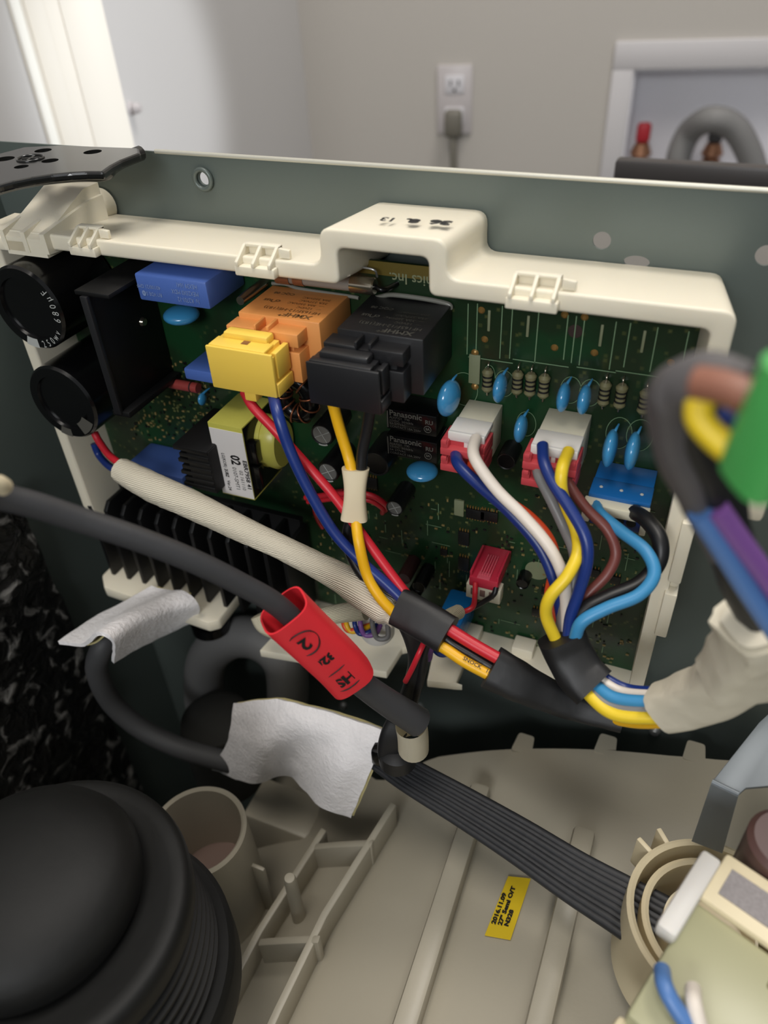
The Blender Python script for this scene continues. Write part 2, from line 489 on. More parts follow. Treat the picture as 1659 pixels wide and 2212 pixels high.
# small door stop / hinge mark on the lit wall
# wall outlet
o1 = on_wall(945, 140); u0, zt = wall_uv(o1); u1, _ = wall_uv(on_wall(1022, 138)); _, zb = wall_uv(on_wall(985, 288))
ob = thing('wall_outlet', wall_pt((u0 + u1) / 2, zb), 'white duplex wall outlet on the back wall', 'outlet')
wbox('plate', u0, u1, -0.006, 0, zb, zt, platem, ob, bev=0.003)
uc = (u0 + u1) / 2; zs = (zt + zb) / 2; hh = (zt - zb)
for sgn in (1, -1):
    wbox('socket', uc - 0.017, uc + 0.017, -0.008, -0.004, zs + sgn * hh * .23 - .014, zs + sgn * hh * .23 + .014, boxm, ob, bev=0.004)
for dx in (-0.007, 0.007):
    wbox('slot', uc + dx - .0012, uc + dx + .0012, -0.0086, -0.006, zs + hh * .23 - .002, zs + hh * .23 + .007, ink, ob, bev=0)
wbox('slot', uc - .0025, uc + .0025, -0.0086, -0.006, zs + hh * .23 - .011, zs + hh * .23 - .006, ink, ob, bev=0.0005)
pl = thing('power_cord', wall_pt(uc, zs - hh * .23), 'grey power cord with plug in the lower wall socket', 'cord')
bm = bm_new(); put_box(bm, uc - .015, uc + .015, -0.034, -0.008, zs - hh * .23 - .030, zs - hh * .23 + .013, 0.006, M=WM)
add('plug', bm, cordm, pl, smooth=50)
tube('cable', [wall_pt(uc, zs - hh * .23 - .02, .022), wall_pt(uc + .003, zs - hh * .23 - .09, .03), wall_pt(uc + .012, zs - hh * .23 - .3, .03), wall_pt(uc + .02, zs - hh * .23 - .6, .03)], 0.0065, cordm, pl)
# recessed supply box
sb = thing('supply_box', wall_pt((nl + nr) / 2, nb_), 'white recessed washer water supply box in the wall', 'water box')
bm = bm_new()
put_box(bm, fl, nr + .05, -0.008, 0.0, nt_, ft, .003, M=WM); put_box(bm, fl, nl, -0.008, 0, nb_ - .04, nt_ + .001, .003, M=WM)
put_box(bm, nr, nr + .05, -0.008, 0, nb_ - .04, nt_ + .001, .003, M=WM); put_box(bm, nl, nr, -0.008, 0, nb_ - .04, nb_, .003, M=WM)
add('face_frame', bm, boxface, sb, smooth=35)
bm = bm_new()
put_box(bm, nl, nr, .09, .095, nb_, nt_, M=WM); put_box(bm, nl, nl + .003, 0, .09, nb_, nt_, M=WM); put_box(bm, nr - .003, nr, 0, .09, nb_, nt_, M=WM)
put_box(bm, nl, nr, 0, .09, nt_ - .003, nt_, M=WM); put_box(bm, nl, nr, 0, .09, nb_, nb_ + .003, M=WM)
add('recess', bm, recessm, sb)
def valve(px, label, hm):
    u, _ = wall_uv(on_wall(px, 300, -0.03)); _, z = wall_uv(on_wall(px, 300, -0.04))
    r = thing('valve', wall_pt(u, nb_ + .003, -0.04), label, 'valve', 'valves in the supply box')
    M = WM @ Matrix.Translation((u, .045, 0))
    bm = bm_new(); put_lathe(bm, [(0, nb_ + .003), (.017, nb_ + .003), (.017, nb_ + .05), (.013, nb_ + .055), (.019, z - .025), (.012, z - .008), (0, z - .008)], (0, 0, 0), 'z', 24)
    bm.transform(M); add('valve_body', bm, brass, r, smooth=35)
    bm = bm_new(); put_box(bm, -.012, .012, -.008, .008, z - .008, z + .026, .006); bm.transform(M); add('handle', bm, hm, r, smooth=50)
valve(1390, 'valve with red handle in the supply box', redh)
valve(1548, 'second valve behind the grey drain hose', hosem)
hp = [(1470, 400), (1465, 345), (1490, 285), (1535, 258), (1585, 275), (1618, 330), (1640, 400)]
tube('drain_hose', [on_wall(a, b, -0.015 if i < 3 else .02) for i, (a, b) in enumerate(hp)], 0.021, hose_grey, label='grey drain hose arching over inside the supply box', cat='hose')
spot('daylight_beam', wall_pt(cu_ + 1.2, 0.50, 1.30), on_side(295, 195), 50, (0.94, 0.97, 1.0), 18, 0.55, 0.04)
q = on_side(281, 234)
bm = bm_new(); put_lathe(bm, [(0, .013), (.004, .012), (.006, .006), (.003, .004), (.007, .001), (.007, 0)], (0, 0, 0), 'z', 20)
bm.transform(Matrix.Translation(q) @ Vector((0, 0, 1)).rotation_difference(wu).to_matrix().to_4x4())
add('wall_stop', bm, platem, smooth=40, label='small grey stop on the bright side wall beside the door', cat='door stop')
# dark ledge of the machine behind
la = P(1325, 375, y=0.33)
lb = P(1659, 404, y=0.33)
box('dark_ledge', la.x, la.x + .6, 0.33, 0.342, la.z - .010, la.z + .010, ledgem, bev=.003, label='dark grey ledge below the supply box', cat='ledge')

# ================================================================ washer cabinet
YB = 0.025; PT = 0.1605
cab = thing('washer_cabinet', (0, YB, -0.5), 'grey green steel washing machine cabinet, opened from above', 'washing machine')
# back panel with real holes
def boolean_cut(ob, cutters):
    for c in cutters:
        md = ob.modifiers.new('b', 'BOOLEAN'); md.operation = 'DIFFERENCE'; md.solver = 'EXACT'; md.object = c
    dg = bpy.context.evaluated_depsgraph_get(); dg.update()
    me = bpy.data.meshes.new_from_object(ob.evaluated_get(dg))
    ob.modifiers.clear(); ob.data = me
    for p in me.polygons: p.use_smooth = False
    for c in cutters:
        bpy.data.objects.remove(c)
bp_ = box('back_panel', -0.372, 0.33, YB, YB + .0012, -0.56, PT, panelm, cab, bev=0)
cut = []
for (px, py, r, sq) in ((1300, 520, .0037, 1), (441, 386, .003, 1), (1375, 566, .0052, .5), (1655, 552, .004, 1)):
    p = P(px, py, y=YB)
    bm = bm_new(); put_lathe(bm, [(0, -.01), (r, -.01), (r, .01), (0, .01)], p, 'y', 24)
    if sq != 1:
        for v in bm.verts: v.co.z = p.z + (v.co.z - p.z) * sq
    cut.append(add('cutter', bm, None))
boolean_cut(bp_, cut)
p = P(441, 386, y=YB)
bm = bm_new(); t = [p + Vector((.0046 * math.cos(a), -.0012, .0046 * math.sin(a))) for a in np.linspace(0, 2 * math.pi, 25)[:-1]]
put_tube(bm, t, .0012, 8, fine=True, closed=True); add('hole_rim', bm, panelm, cab, smooth=60)
tube('top_edge', [Vector((-0.26, YB + .0005, PT)), Vector((0.0, YB + .0005, PT)), Vector((.33, YB + .0005, PT))], 0.0011, panel_edge, cab, seg=8)
box('side_panel', -0.3735, -0.372, -0.62, YB, -0.56, PT, panelm, cab, bev=0)
box('right_side_panel', 0.33, 0.3315, -0.62, YB, -0.56, PT, panelm, cab, bev=0)
box('front_panel', -0.372, .33, -.622, -.6205, -.56, .16, panelm, cab, bev=0)
box('base', -0.372, .33, -.62, YB, -.562, -.56, panelm, cab, bev=0)
for (px, py) in ((1415, 1577), (905, 1525), (742, 1522)):
    p = P(px, py, y=YB)
    lathe('screw', [(0, -.0035), (.002, -.0032), (.0036, -.0015), (.004, 0)], p, 'y', silver, cab, 20)
# black corner bracket
ZB = 0.1655
poly = [P(a, b, z=ZB) for a, b in ((-60, 330), (-5, 332), (52, 317), (130, 313), (300, 319), (303, 330), (262, 346), (240, 358), (222, 371), (186, 371), (150, 373), (110, 377), (70, 383), (30, 391), (0, 399), (-60, 420))]
br = thing('corner_bracket', (P(120, 340, z=ZB)), 'glossy black painted corner bracket with punched holes', 'bracket')
bm = bm_new(); put_prism(bm, [(q.x, q.y) for q in poly], 'z', ZB - .0035, ZB, .0011)
brp = add('plate', bm, gloss_black, br, smooth=35)
holes = [(10, 343, .0045), (46, 360, .0032), (108, 347, .0038), (93, 325, .0040), (200, 328, .0042), ]
cut = []
for (px, py, r) in holes:
    q = P(px, py, z=ZB)
    bm = bm_new(); put_lathe(bm, [(0, -.01), (r, -.01), (r, .01), (0, .01)], q, 'z', 20); cut.append(add('cutter', bm, None))
boolean_cut(brp, cut)
q = P(66, 343, z=ZB)
bm = bm_new(); t = [q + Vector((.0058 * math.cos(a), .0058 * math.sin(a), .0002)) for a in np.linspace(0, 2 * math.pi, 29)[:-1]]
put_tube(bm, t, .0006, 6, fine=True, closed=True)
for a in (0, math.pi / 2):
    v = Vector((math.cos(a + .3), math.sin(a + .3), 0)) * .004
    put_tube(bm, [q - v, q + v], .0006, 6, n=2)
add('embossed_mark', bm, gloss_black, br, smooth=60)
edge = [P(a, b, z=ZB - .004) for a, b in ((303, 331), (262, 347), (240, 360), (222, 374), (150, 377), (70, 386), (0, 402), (-60, 425))]
tube('rolled_edge', edge, .0034, gloss_black, br, seg=12, n=5)
# black crinkled damping sheet on the side panel
def damping():
    bm = bm_new(); x = -0.366; ny, nz = 60, 60
    y0, y1, z0, z1 = -0.50, -0.046, -0.54, -0.015
    V = []
    for i in range(ny + 1):
        row = []
        for j in range(nz + 1):
            yy = y0 + (y1 - y0) * i / ny; zz = z0 + (z1 - z0) * j / nz
            p = Vector((x, yy, zz))
            row.append(bm.verts.new(p + Vector((.004 * noise.noise(p * 30) + .003 * noise.noise(p * 90) + .003, .003 * noise.noise(Vector((3, 0, zz * 40))), 0))))
        V.append(row)
    for i in range(ny):
        for j in range(nz): bm.faces.new((V[i][j], V[i + 1][j], V[i + 1][j + 1], V[i][j + 1]))
    bmesh.ops.recalc_face_normals(bm, faces=bm.faces)
    bmesh.ops.solidify(bm, geom=list(bm.faces), thickness=.002)
    return add('damping_sheet', bm, crinkle, smooth=60, label='crinkled black sound damping sheet on the side panel', cat='insulation sheet')
damping()

# ================================================================ board housing
house = thing('board_housing', (-0.16, 0, -0.105), 'cream plastic housing around the circuit board with raised middle', 'housing')
TH = 0.0075
hL, hR = -0.329, 0.0045
zt1 = 0.1365; zh = 0.1515
# outer silhouette (x, z), inner = offset by TH
hx0, hx1 = -0.1455, -0.092
def rounded(poly, r, seg=5):
    out = []; n = len(poly)
    for i in range(n):
        p0, p1, p2 = Vector(poly[i - 1]), Vector(poly[i]), Vector(poly[(i + 1) % n])
        rr = min(r, (p0 - p1).length * .45, (p2 - p1).length * .45)
        a = p1 + (p0 - p1).normalized() * rr; b = p1 + (p2 - p1).normalized() * rr
        for k in range(seg + 1):
            t = k / seg; out.append(tuple((1 - t) ** 2 * a + 2 * t * (1 - t) * p1 + t * t * b))
    return out
def rim(y0, y1, th, z_low_r, z_low_l, ex=0.0):
    o = [(hL - ex, z_low_l), (hL - ex, zt1 + ex), (hx0 - ex, zt1 + ex), (hx0 - ex, zh + ex), (hx1 + ex, zh + ex), (hx1 + ex, zt1 + ex), (hR + ex + .0075, zt1 + ex), (hR + ex + .0075, z_low_r)]
    def off(t):
        return [(hL + t, z_low_l), (hL + t, zt1 - t), (hx0 + t, zt1 - t), (hx0 + t, zh - t), (hx1 - t, zh - t), (hx1 - t, zt1 - t), (hR + .0075 - t, zt1 - t), (hR + .0075 - t, z_low_r)]
    def path_round(p, r):
        out = [Vector(p[0])]
        for i in range(1, len(p) - 1):
            p0, p1, p2 = Vector(p[i - 1]), Vector(p[i]), Vector(p[i + 1])
            a = p1 + (p0 - p1).normalized() * r; b = p1 + (p2 - p1).normalized() * r
            for k in range(6):
                t = k / 5; out.append((1 - t) ** 2 * a + 2 * t * (1 - t) * p1 + t * t * b)
        out.append(Vector(p[-1])); return out
    A = path_round(o, .0055); B = path_round(off(th), .0035)
    bm = bm_new()
    a0 = [bm.verts.new((p.x, y0, p.y)) for p in A]; a1 = [bm.verts.new((p.x, y1, p.y)) for p in A]
    b0 = [bm.verts.new((p.x, y0, p.y)) for p in B]; b1 = [bm.verts.new((p.x, y1, p.y)) for p in B]
    n = len(A)
    for i in range(n - 1):
        bm.faces.new((a0[i], a0[i + 1], b0[i + 1], b0[i])); bm.faces.new((a1[i + 1], a1[i], b1[i], b1[i + 1]))
        bm.faces.new((a0[i + 1], a0[i], a1[i], a1[i + 1])); bm.faces.new((b0[i], b0[i + 1], b1[i + 1], b1[i]))
    for i in (0, n - 1): bm.faces.new((a0[i], b0[i], b1[i], a1[i]))
    bmesh.ops.recalc_face_normals(bm, faces=bm.faces)
    es = [e for e in bm.edges if abs(e.verts[0].co.y - e.verts[1].co.y) < 1e-6 and not (e.verts[0].co - e.verts[1].co).length > .4]
    es = [e for e in es if len(e.link_faces) == 2 and e.calc_face_angle(0) > 1.2]
    bmesh.ops.bevel(bm, geom=es, offset=.0013, segments=3, affect='EDGES', profile=0.5)
    return bm
bm = rim(-0.030, YB - .0005, TH, 0.075, -0.045)
for v in bm.verts:
    k = (v.co.y + .030) / .055
    if v.co.z > .10: v.co.z -= .0078 * k * (1 if v.co.z < .142 else .75)
    if v.co.x > -.02: v.co.x -= .0065 * k
add('frame', bm, cream, house, smooth=40)
# right hand side strip below, with clips
bm = bm_new(); put_box(bm, hR + .0005, hR + .0075, -.030, .008, -.066, .0755, .0008)
add('side_wall', bm, cream, house, smooth=35)
for (pa, pb) in (((1478, 1128), (1425, 1250)), ((1450, 1282), (1422, 1372))):
    a = P(*pa, y=-.032); b = P(*pb, y=-.032)
    box('clip', hR + .006, max(a.x, hR + .0115), -.033, -.012, b.z, a.z, cream, house, bev=.0008)
a = P(1485, 1205, y=-.028); b = P(1465, 1270, y=-.028)
box('catch', hR + .006, a.x + .0, -.029, -.014, b.z, a.z, cream, house, bev=.002)
# left inner face
box('left_end_wall', hL + .002, hL + .006, -.028, .01, -.045, .125, cream, house, bev=.0008)
# three sloping guide ribs and the screw boss at the left end
def rib(pf, pb, pt, w, name='rib'):
    f = P(*pf, y=-.034); xx = f.x
    b = P(*pb, x=xx + .0)
    zb = .124; yb = min(max(b.y, -.004), .010)
    bm = bm_new(); put_prism(bm, [(-.0335, zb + .004), (-.0335, zt1 + .0008), (yb, b.z), (yb + .010, b.z), (yb + .010, zb)], 'x', xx, xx + w, 0)
    add(name, bm, cream, house)
rib((3, 521), (100, 420), None, .0026); rib((48, 526), (145, 425), None, .0026); rib((92, 541), (182, 432), None, .0030)
fa_ = P(3, 521, y=-.034).x; fb_ = P(92, 541, y=-.034).x
bm = bm_new(); put_prism(bm, [(-.0330, .126), (-.0330, .1345), (.001, .1480), (.012, .1480), (.012, .126)], 'x', fa_ + .001, fb_ + .001, 0)
add('guide_ramp', bm, cream, house)
box('guide_floor', hL - .008, hL + .03, -.033, .0, zt1 - .0095, zt1 - .003, cream, house, bev=.001)
q = P(222, 425, y=YB - .001)
lathe('boss', [(0, -.040), (.0065, -.040), (.0085, 0), (.0, 0)], (q.x - .001, q.y, q.z - .004), 'y', cream, house, 24)
# paired catch windows on the front lip
for (px, w) in ((152, 74), (512, 84), (1103, 104)):
    a = P(px, 600 if px > 1000 else (540 if px > 400 else 505), y=-.031); b = P(px + w, 600, y=-.031)
    x0, x1 = a.x, b.x; z0 = zt1 - .0030
    bm = bm_new()
    for s in (0, .5, 1):
        xx = x0 + (x1 - x0 - .0014) * s
        put_prism(bm, [(-.0345, z0), (-.0345, z0 + .002), (-.0265, zt1 + .0038), (-.0225, zt1 + .0038), (-.0225, z0)], 'x', xx, xx + .0014, .0003)
    put_box(bm, x0, x1, -.0262, -.0225, zt1 + .0026, zt1 + .0040, .0004); put_box(bm, x0, x1, -.0240, -.0225, z0, zt1 + .003, .0003)
    put_box(bm, x0 - .001, x1 + .001, -.0338, -.029, z0 - .0042, z0, .0006)
    add('catch_window', bm, cream, house, smooth=35)
    bm = bm_new(); put_prism(bm, [(x1 + .001, zt1), (x1 + .001, zt1 + .004), (x1 + .006, zt1 + .0035), (x1 + .006, zt1)], 'y', -.028, -.026, .0003)
    add('tooth', bm, cream, house, smooth=35)
# hump print (smudged date stamp)
k = Vector((-1, 0, 0)); kk = Vector((0, -1, 0))
text('date_stamp', '13', .0062, P(856, 475, z=zh + .0004), k, kk, ink, house, bold=.0002, sx=1.1)
text('date_stamp', '8.', .0062, P(905, 478, z=zh + .0004), k, kk, ink, house, bold=.0006, sx=1.2)
text('date_stamp', '36', .0066, P(974, 482, z=zh + .0004), k, kk, ink, house, bold=.0006, sx=1.25)
# small step at the right foot of the hump
# floor of the housing
fz = -0.0985
a = P(700, 1300, z=fz); 
poly = [P(*q, z=fz) for q in ((690, 1262), (560, 1405), (640, 1418), (835, 1452), (868, 1400), (905, 1392), (935, 1412), (922, 1470), (1000, 1478))]
yf = -.052
fl_poly = [(q.x, q.y) for q in poly] + [(-.085, -.030), (-.085, .004), (poly[0].x, .004)]
bm = bm_new(); put_prism(bm, fl_poly, 'z', fz - .006, fz, .0008)
add('housing_floor', bm, cream, house, smooth=35)
box('housing_floor', -.086, hR + .006, -.022, .001, -.0905, -.0845, cream, house, bev=.0008)
fz2 = -.0845
for (px, py) in ((1130, 1408), (1262, 1428), (1010, 1390)):
    q = P(px, py, z=fz2)
    box('tab', q.x - .006, q.x + .006, q.y - .004, min(q.y + .012, -.001), fz2 - .001, fz2 + .006, cream, house, bev=.0008)
# plastic tray holding the big heat sink
hs0, hs1 = -0.325, -0.19
bz = -0.091
trp = [(-.331, -.004), (-.331, -.033), (-.322, -.042), (-.240, -.0455), (-.2345, -.041), (-.2345, -.004)]
bm = bm_new(); put_prism(bm, trp, 'z', bz - .0085, bz, .0015)
add('heat_sink_tray', bm, cream, house, smooth=35)

# ================================================================ circuit board
pcb = thing('circuit_board', (-0.15, 0.0, -.095), 'green printed circuit board full of components in the cream housing', 'circuit board')
box('board', hL + .004, hR + .001, 0.0, .0016, -.0965, .1285, pcbm, pcb, bev=0)
box('board_border', hL + .006, hR, -.0003, .0002, .1225, .1285, mat('bare_fibre_board', (98, 84, 34), .4), pcb, bev=0)
# silkscreen outlines
def strip(bm, p, q, w=.00035, y=-.00035):
    d = (q - p).normalized(); n = Vector((-d.z, 0, d.x)) * w
    vs = [bm.verts.new(Vector((a.x, y, a.z))) for a in (p - n, p + n, q + n, q - n)]
    bm.faces.new(vs)
bm = bm_new()
B = lambda x, y_: P(x, y_, y=0)
for (x, ya, yb) in ((1012, 655, 765), (1032, 655, 765), (1086, 660, 775), (1108, 662, 775), (1165, 668, 785), (1228, 680, 778), (1246, 682, 785), (1264, 685, 790), (1332, 694, 800), (1363, 697, 795), (1422, 706, 805), (1489, 715, 790)):
    p0 = B(x, ya); p1 = Vector((p0.x, 0, B(x, yb).z)); strip(bm, p0, p1, .00022)
for (xa, xb, yy) in ((1012, 1108, 770), (1108, 1228, 775), (1246, 1330, 792), (1330, 1489, 800)):
    p0 = B(xa, yy); p1 = Vector((B(xb, yy + (xb - xa) * .19).x, 0, p0.z)); strip(bm, p0, p1, .00022)
for (cx, cy, rx, rz) in ((1003, 840, .0065, .0085), (1090, 828, .0045, .0065), (1137, 915, .0045, .0065), (1233, 842, .0045, .0065), (1275, 848, .0045, .0065), (1337, 935, .0055, .008), (1382, 940, .0055, .008), (1057, 815, .0028, .0062)):
    c = B(cx, cy)
    prev = None
    for a in np.linspace(0, 2 * math.pi, 25):
        q = c + Vector((rx * math.cos(a), 0, rz * math.sin(a)))
        if prev is not None: strip(bm, prev, q, .00016)
        prev = q
for i in range(80):
    p0 = B(random.uniform(700, 1380), random.uniform(1080, 1420)); L = random.uniform(.003, .012)
    strip(bm, p0, p0 + (Vector((L, 0, 0)) if random.random() < .5 else Vector((0, 0, L))), .00018)
o = add('silkscreen_outline', bm, silk, pcb, kind='stuff')
UPX, UPY = Vector((-1, 0, 0)), Vector((0, 0, -1))
text('board_lettering', 'Electronics Inc.', .0066, P(840, 598, y=-.0005), UPX, UPY, silk2, pcb, bold=.00006, sx=.95, align='RIGHT')
# slots and pads
for (px, py, h) in ((1057, 692, 22), (1141, 704, 24), (1299, 724, 24), (1390, 737, 24)):
    c = B(px, py); box('jumper_slot', c.x - .0006, c.x + .0006, -.0008, 0, c.z - .0048, c.z + .0048, silk2, pcb, bev=.0003)
for (px, py) in ((1047, 733), (1198, 751), (1284, 762), (1449, 783), (1220, 680), (1263, 685), (1040, 670)):
    c = B(px, py); lathe('solder_pad', [(0, -.0009), (.0009, -.0008), (.0016, -.0001)], c, 'y', pads, pcb, 14)
c = B(1243, 715); lathe('hole', [(0, -.0003), (.003, -.0003)], c, 'y', mat('dark_hole', (44, 26, 22), .6), pcb, 20)
c = B(1026, 796); box('white_block', c.x - .0026, c.x + .0026, -.0012, 0, c.z - .0072, c.z + .0072, silk2, pcb, bev=.0003)
for (px, py) in ((1026, 762), (1026, 835)):
    c = B(px, py); lathe('solder_pad', [(0, -.0011), (.001, -.0009), (.0018, -.0001)], c, 'y', pads, pcb, 14)
# small row of soldered resistors
bandm = mat('resistor_body', (120, 116, 84), .35)
for i, (px, py) in enumerate(((1057, 815), (1121, 820), (1149, 824), (1178, 828), (1308, 843), (1343, 849), (1394, 861))):
    c = B(px, py)
    r = lathe('resistor', [(0, -.0055), (.0016, -.0055), (.0026, -.0042), (.0021, -.002), (.0021, .002), (.0026, .0042), (.0016, .0055), (0, .0055)], (c.x, -.0028, c.z), 'z', bandm, pcb, 16)
    for s in (-.0022, 0, .0022):
        lathe('colour_band', [(.0021, s - .0004), (.0024, s - .0004), (.0024, s + .0004), (.0021, s + .0004)], (c.x, -.0028, c.z), 'z', ink, r, 16)
    for s in (-1, 1): tube('lead', [Vector((c.x, -.0028, c.z + s * .0055)), Vector((c.x, -.0025, c.z + s * .0078)), Vector((c.x, 0, c.z + s * .0084))], .0004, chrome, r, seg=6, n=3)

# blue disc capacitors
def disc(px, py, rx, rz, ax='x', h=.011, tw=0.0, lab=None):
    c = P(px, py, y=-h)
    bm = bm_new()
    thick = rx
    prof = [(rz * math.sin(a), thick * math.cos(a)) for a in np.linspace(0, math.pi, 13)]
    rz = rz * .86; prof = [(r * .86, hh * 1.0) for r, hh in prof]
    put_lathe(bm, prof, (0, 0, 0), 'x' if ax == 'x' else 'z', 28)
    bm.transform(Matrix.Translation(c) @ Matrix.Rotation(math.radians(tw), 4, 'Z'))
    o = add('disc_capacitor', bm, bluedisc, pcb, smooth=80)
    if ax == 'x':
        tube('lead', [c + Vector((.0004, .001, rz * .8)), c + Vector((.0010, .003, rz * .98)), c + Vector((.0014, .006, rz * 1.02))], lambda t: .0008 - .0004 * t, bluedisc, o, seg=8, n=4)
        tube('lead', [c + Vector((0, rz * .7, -rz * .5)), Vector((c.x, 0, c.z - rz * .6))], .0004, chrome, o, seg=6, n=3)
    else:
        for s in (-1, 1): tube('lead', [c + Vector((s * .004, rz * .6, 0)), Vector((c.x + s * .004, 0, c.z + .001))], .0006, chrome, o, seg=6, n=3)
    return o
disc(970, 860, .0042, .0098, tw=-8, h=.017)
disc(1080, 838, .0028, .0076, h=.012); disc(1125, 926, .0028, .0074, h=.012)
disc(1217, 858, .0027, .0075, h=.012); disc(1262, 863, .0027, .0075, h=.012)
disc(1318, 968, .0030, .0098, h=.014); disc(1366, 974, .0030, .0098, h=.014)
disc(912, 1018, .0036, .0092, ax='z', h=.011)
disc(392, 680, .0040, .0105, ax='z', h=.012)
disc(437, 862, .0017, .0040, h=.006)

# big black electrolytics
def big_cap(px, py, y, r, txt):
    c = P(px, py, y=y)
    o = lathe('large_capacitor', [(0, .0016), (r * .72, .0016), (r * .74, 0), (r * .95, 0), (r, .0015), (r, -y - .002)], (c.x, y, c.z), 'y', blackgl, pcb, 56)
    return o, c
c1, cc1 = big_cap(58, 668, -.043, .0212, 1)
r0 = .0212 * .865
s_ = '250wv 680\u00b5F'
for i, ch in enumerate(s_):
    if ch == ' ': continue
    an = math.radians(-78 + i * 11.2 + (0 if i < 6 else 0))
    pos = cc1 + Vector((math.cos(an), 0, math.sin(an))) * r0; pos.y = -.0433
    xd = Vector((-math.sin(an), 0, math.cos(an))); yd = -Vector((math.cos(an), 0, math.sin(an)))
    text('lettering', ch, .0052 if i < 6 else .0058, pos, xd, yd, whiteink, c1, align='CENTER', sx=.75)
def arc_patch(c, r1, r2, a, b, y, material, parent, name):
    bm = bm_new(); A = []
    for t in np.linspace(math.radians(a), math.radians(b), 9):
        A.append((bm.verts.new((c.x + r1 * math.cos(t), y, c.z + r1 * math.sin(t))), bm.verts.new((c.x + r2 * math.cos(t), y, c.z + r2 * math.sin(t)))))
    for i in range(8): bm.faces.new((A[i][0], A[i][1], A[i + 1][1], A[i + 1][0]))
    return add(name, bm, material, parent)
arc_patch(cc1, .0157, .0205, -112, -90, -.0432, whiteink, c1, 'polarity_mark')
c2, cc2 = big_cap(134, 872, -.0435, .0212, 2)
arc_patch(cc2, .0157, .0205, -112, -90, -.0437, dimink, c2, 'polarity_mark')
arc_patch(cc2, .0125, .0195, -62, -28, -.0437, dimink, c2, 'badge')

# black heat spreader plate between big capacitors and film capacitors
pl = P(210, 730, y=-.046); xpl = pl.x
zt = P(190, 640, y=-.046).z; zb = P(258, 892, y=-.046).z
hp_ = box('heat_spreader', xpl - .0006, xpl + .0012, -.046, -.001, zb, zt, black_metal, pcb, bev=.0003)
box('flange', xpl - .0055, xpl + .014, -.046, -.001, zt, zt + .002, black_metal, hp_, bev=.0003)
box('flange', xpl - .0045, xpl + .006, -.046, -.001, zb - .002, zb + .001, black_metal, hp_, bev=.0003)
box('spine', xpl - .002, xpl + .002, -.0475, -.045, zb, zt, blackp, hp_, bev=.0004)
q = P(308, 695, x=xpl + .0013)
lathe('screw', [(0, .0016), (.0018, .0014), (.0024, 0)], q, 'x', chrome, hp_, 16)

# film capacitors
def film(tl, brp, y, h0=.0, name='film_capacitor'):
    a = P(*tl, y=y); b = P(*brp, y=y)
    return box(name, a.x, b.x, y, -.0005, b.z, a.z, bluecap, pcb, bev=.0011), a, b
f1, a, b = film((288, 590), (455, 670), -.031)
mx = P(425, 640, y=-.0313)
for i, s in enumerate(('1u  K2701-12', 'MEX23X0 MDX', 'HEX39 1641')):
    text('print', s, .0030, P(432, 652, y=-.0313) + Vector((-.000, 0, i * .0034)), UPX, UPY, blueink, f1, sx=.72)
for i, s in enumerate(('R\u2229 VDE S\u24c2', '40/100/21 GMF')):
    text('print', s, .0026, P(350, 638, y=-.0313) + Vector((0, 0, i * .0034)), UPX, UPY, blueink, f1, sx=.8)
f2, a, b = film((395, 795), (505, 838), -.022)
f3, a, b = film((268, 1005), (402, 1068), -.026)

# diode and round parts between
c = P(398, 833, y=-.006)
d = lathe('diode', [(0, -.009), (.0028, -.009), (.0028, .009), (0, .009)], c, 'x', mat('diode_red', (150, 60, 56), .4), pcb, 16)
lathe('band', [(.0028, .0045), (.00295, .0045), (.00295, .0053), (.0028, .0053)], c, 'x', ink, d, 16)
c = P(548, 628, y=-.012)
lathe('terminal', [(0, -.012), (.002, -.012), (.0024, -.004), (.0024, .012)], c, 'y', chrome, pcb, 16)

# orange relay
def relay(x0, x1, z0, z1, yf, material, txtm, blk):
    r = box('power_relay', x0, x1, yf, -.0005, z0, z1, material, pcb, bev=.0006)
    bx0, bx1, bz0, bz1, by = blk
    bm = bm_new()
    w = bx1 - bx0
    put_box(bm, bx0, bx0 + w * .42, by, yf + .001, bz1 - .006, bz1, .0004)
    put_box(bm, bx0 + w * .58, bx1, by, yf + .001, bz1 - .006, bz1, .0004)
    put_box(bm, bx0 + w * .1, bx1 - w * .1, by + .002, yf + .001, bz0, bz1 - .002, .0004)
    put_box(bm, bx0, bx1, by, yf + .001, bz0, bz1 - .0085, .0004)
    put_box(bm, bx0 + w * .40, bx0 + w * .43, by, yf + .001, bz1 - .001, bz1 + .002, .0003)
    put_box(bm, bx0 + w * .57, bx0 + w * .61, by, yf + .001, bz1 - .001, bz1 + .002, .0003)
    add('socket_block', bm, material, r, smooth=35)
    zz = z1 + .0002
    text('print', 'XMHF\u207a', .0048, (x1 - .0055, yf + .0035, zz), (-1, 0, 0), (0, -1, 0), txtm, r, bold=.00012, sx=1.05)
    text('print', 'HF165F/12-HE(183)', .0036, (x1 - .0035, yf + .0080, zz), (-1, 0, 0), (0, -1, 0), txtm, r, sx=.95)
    for i, s in enumerate(('\u2014  12VDC', '\u2014  30A 250VAC', '25A 277VAC', '20A 250VAC')):
        text('print', s, .0026, (x1 - .005, yf + .0118 + i * .0034, zz), (-1, 0, 0), (0, -1, 0), txtm, r, sx=1.0)
    text('print', 'c\u2229us', .0042, (x0 + .013, yf + .0150, zz), (-1, 0, 0), (0, -1, 0), txtm, r, bold=.0001)
    text('print', 'CQC 08', .003, (x0 + .016, yf + .0235, zz), (-1, 0, 0), (0, -1, 0), txtm, r, bold=.0001)
    return r
relay(-.1882, -.1482, .0895, .1118, -.0318, orange, orangeink, (-.1895, -.1545, .0865, .1092, -.0405))
relay(-.1375, -.0995, .088, .1133, -.0367, blackp, dimink, (-.1400, -.1050, .088, .1105, -.0450))
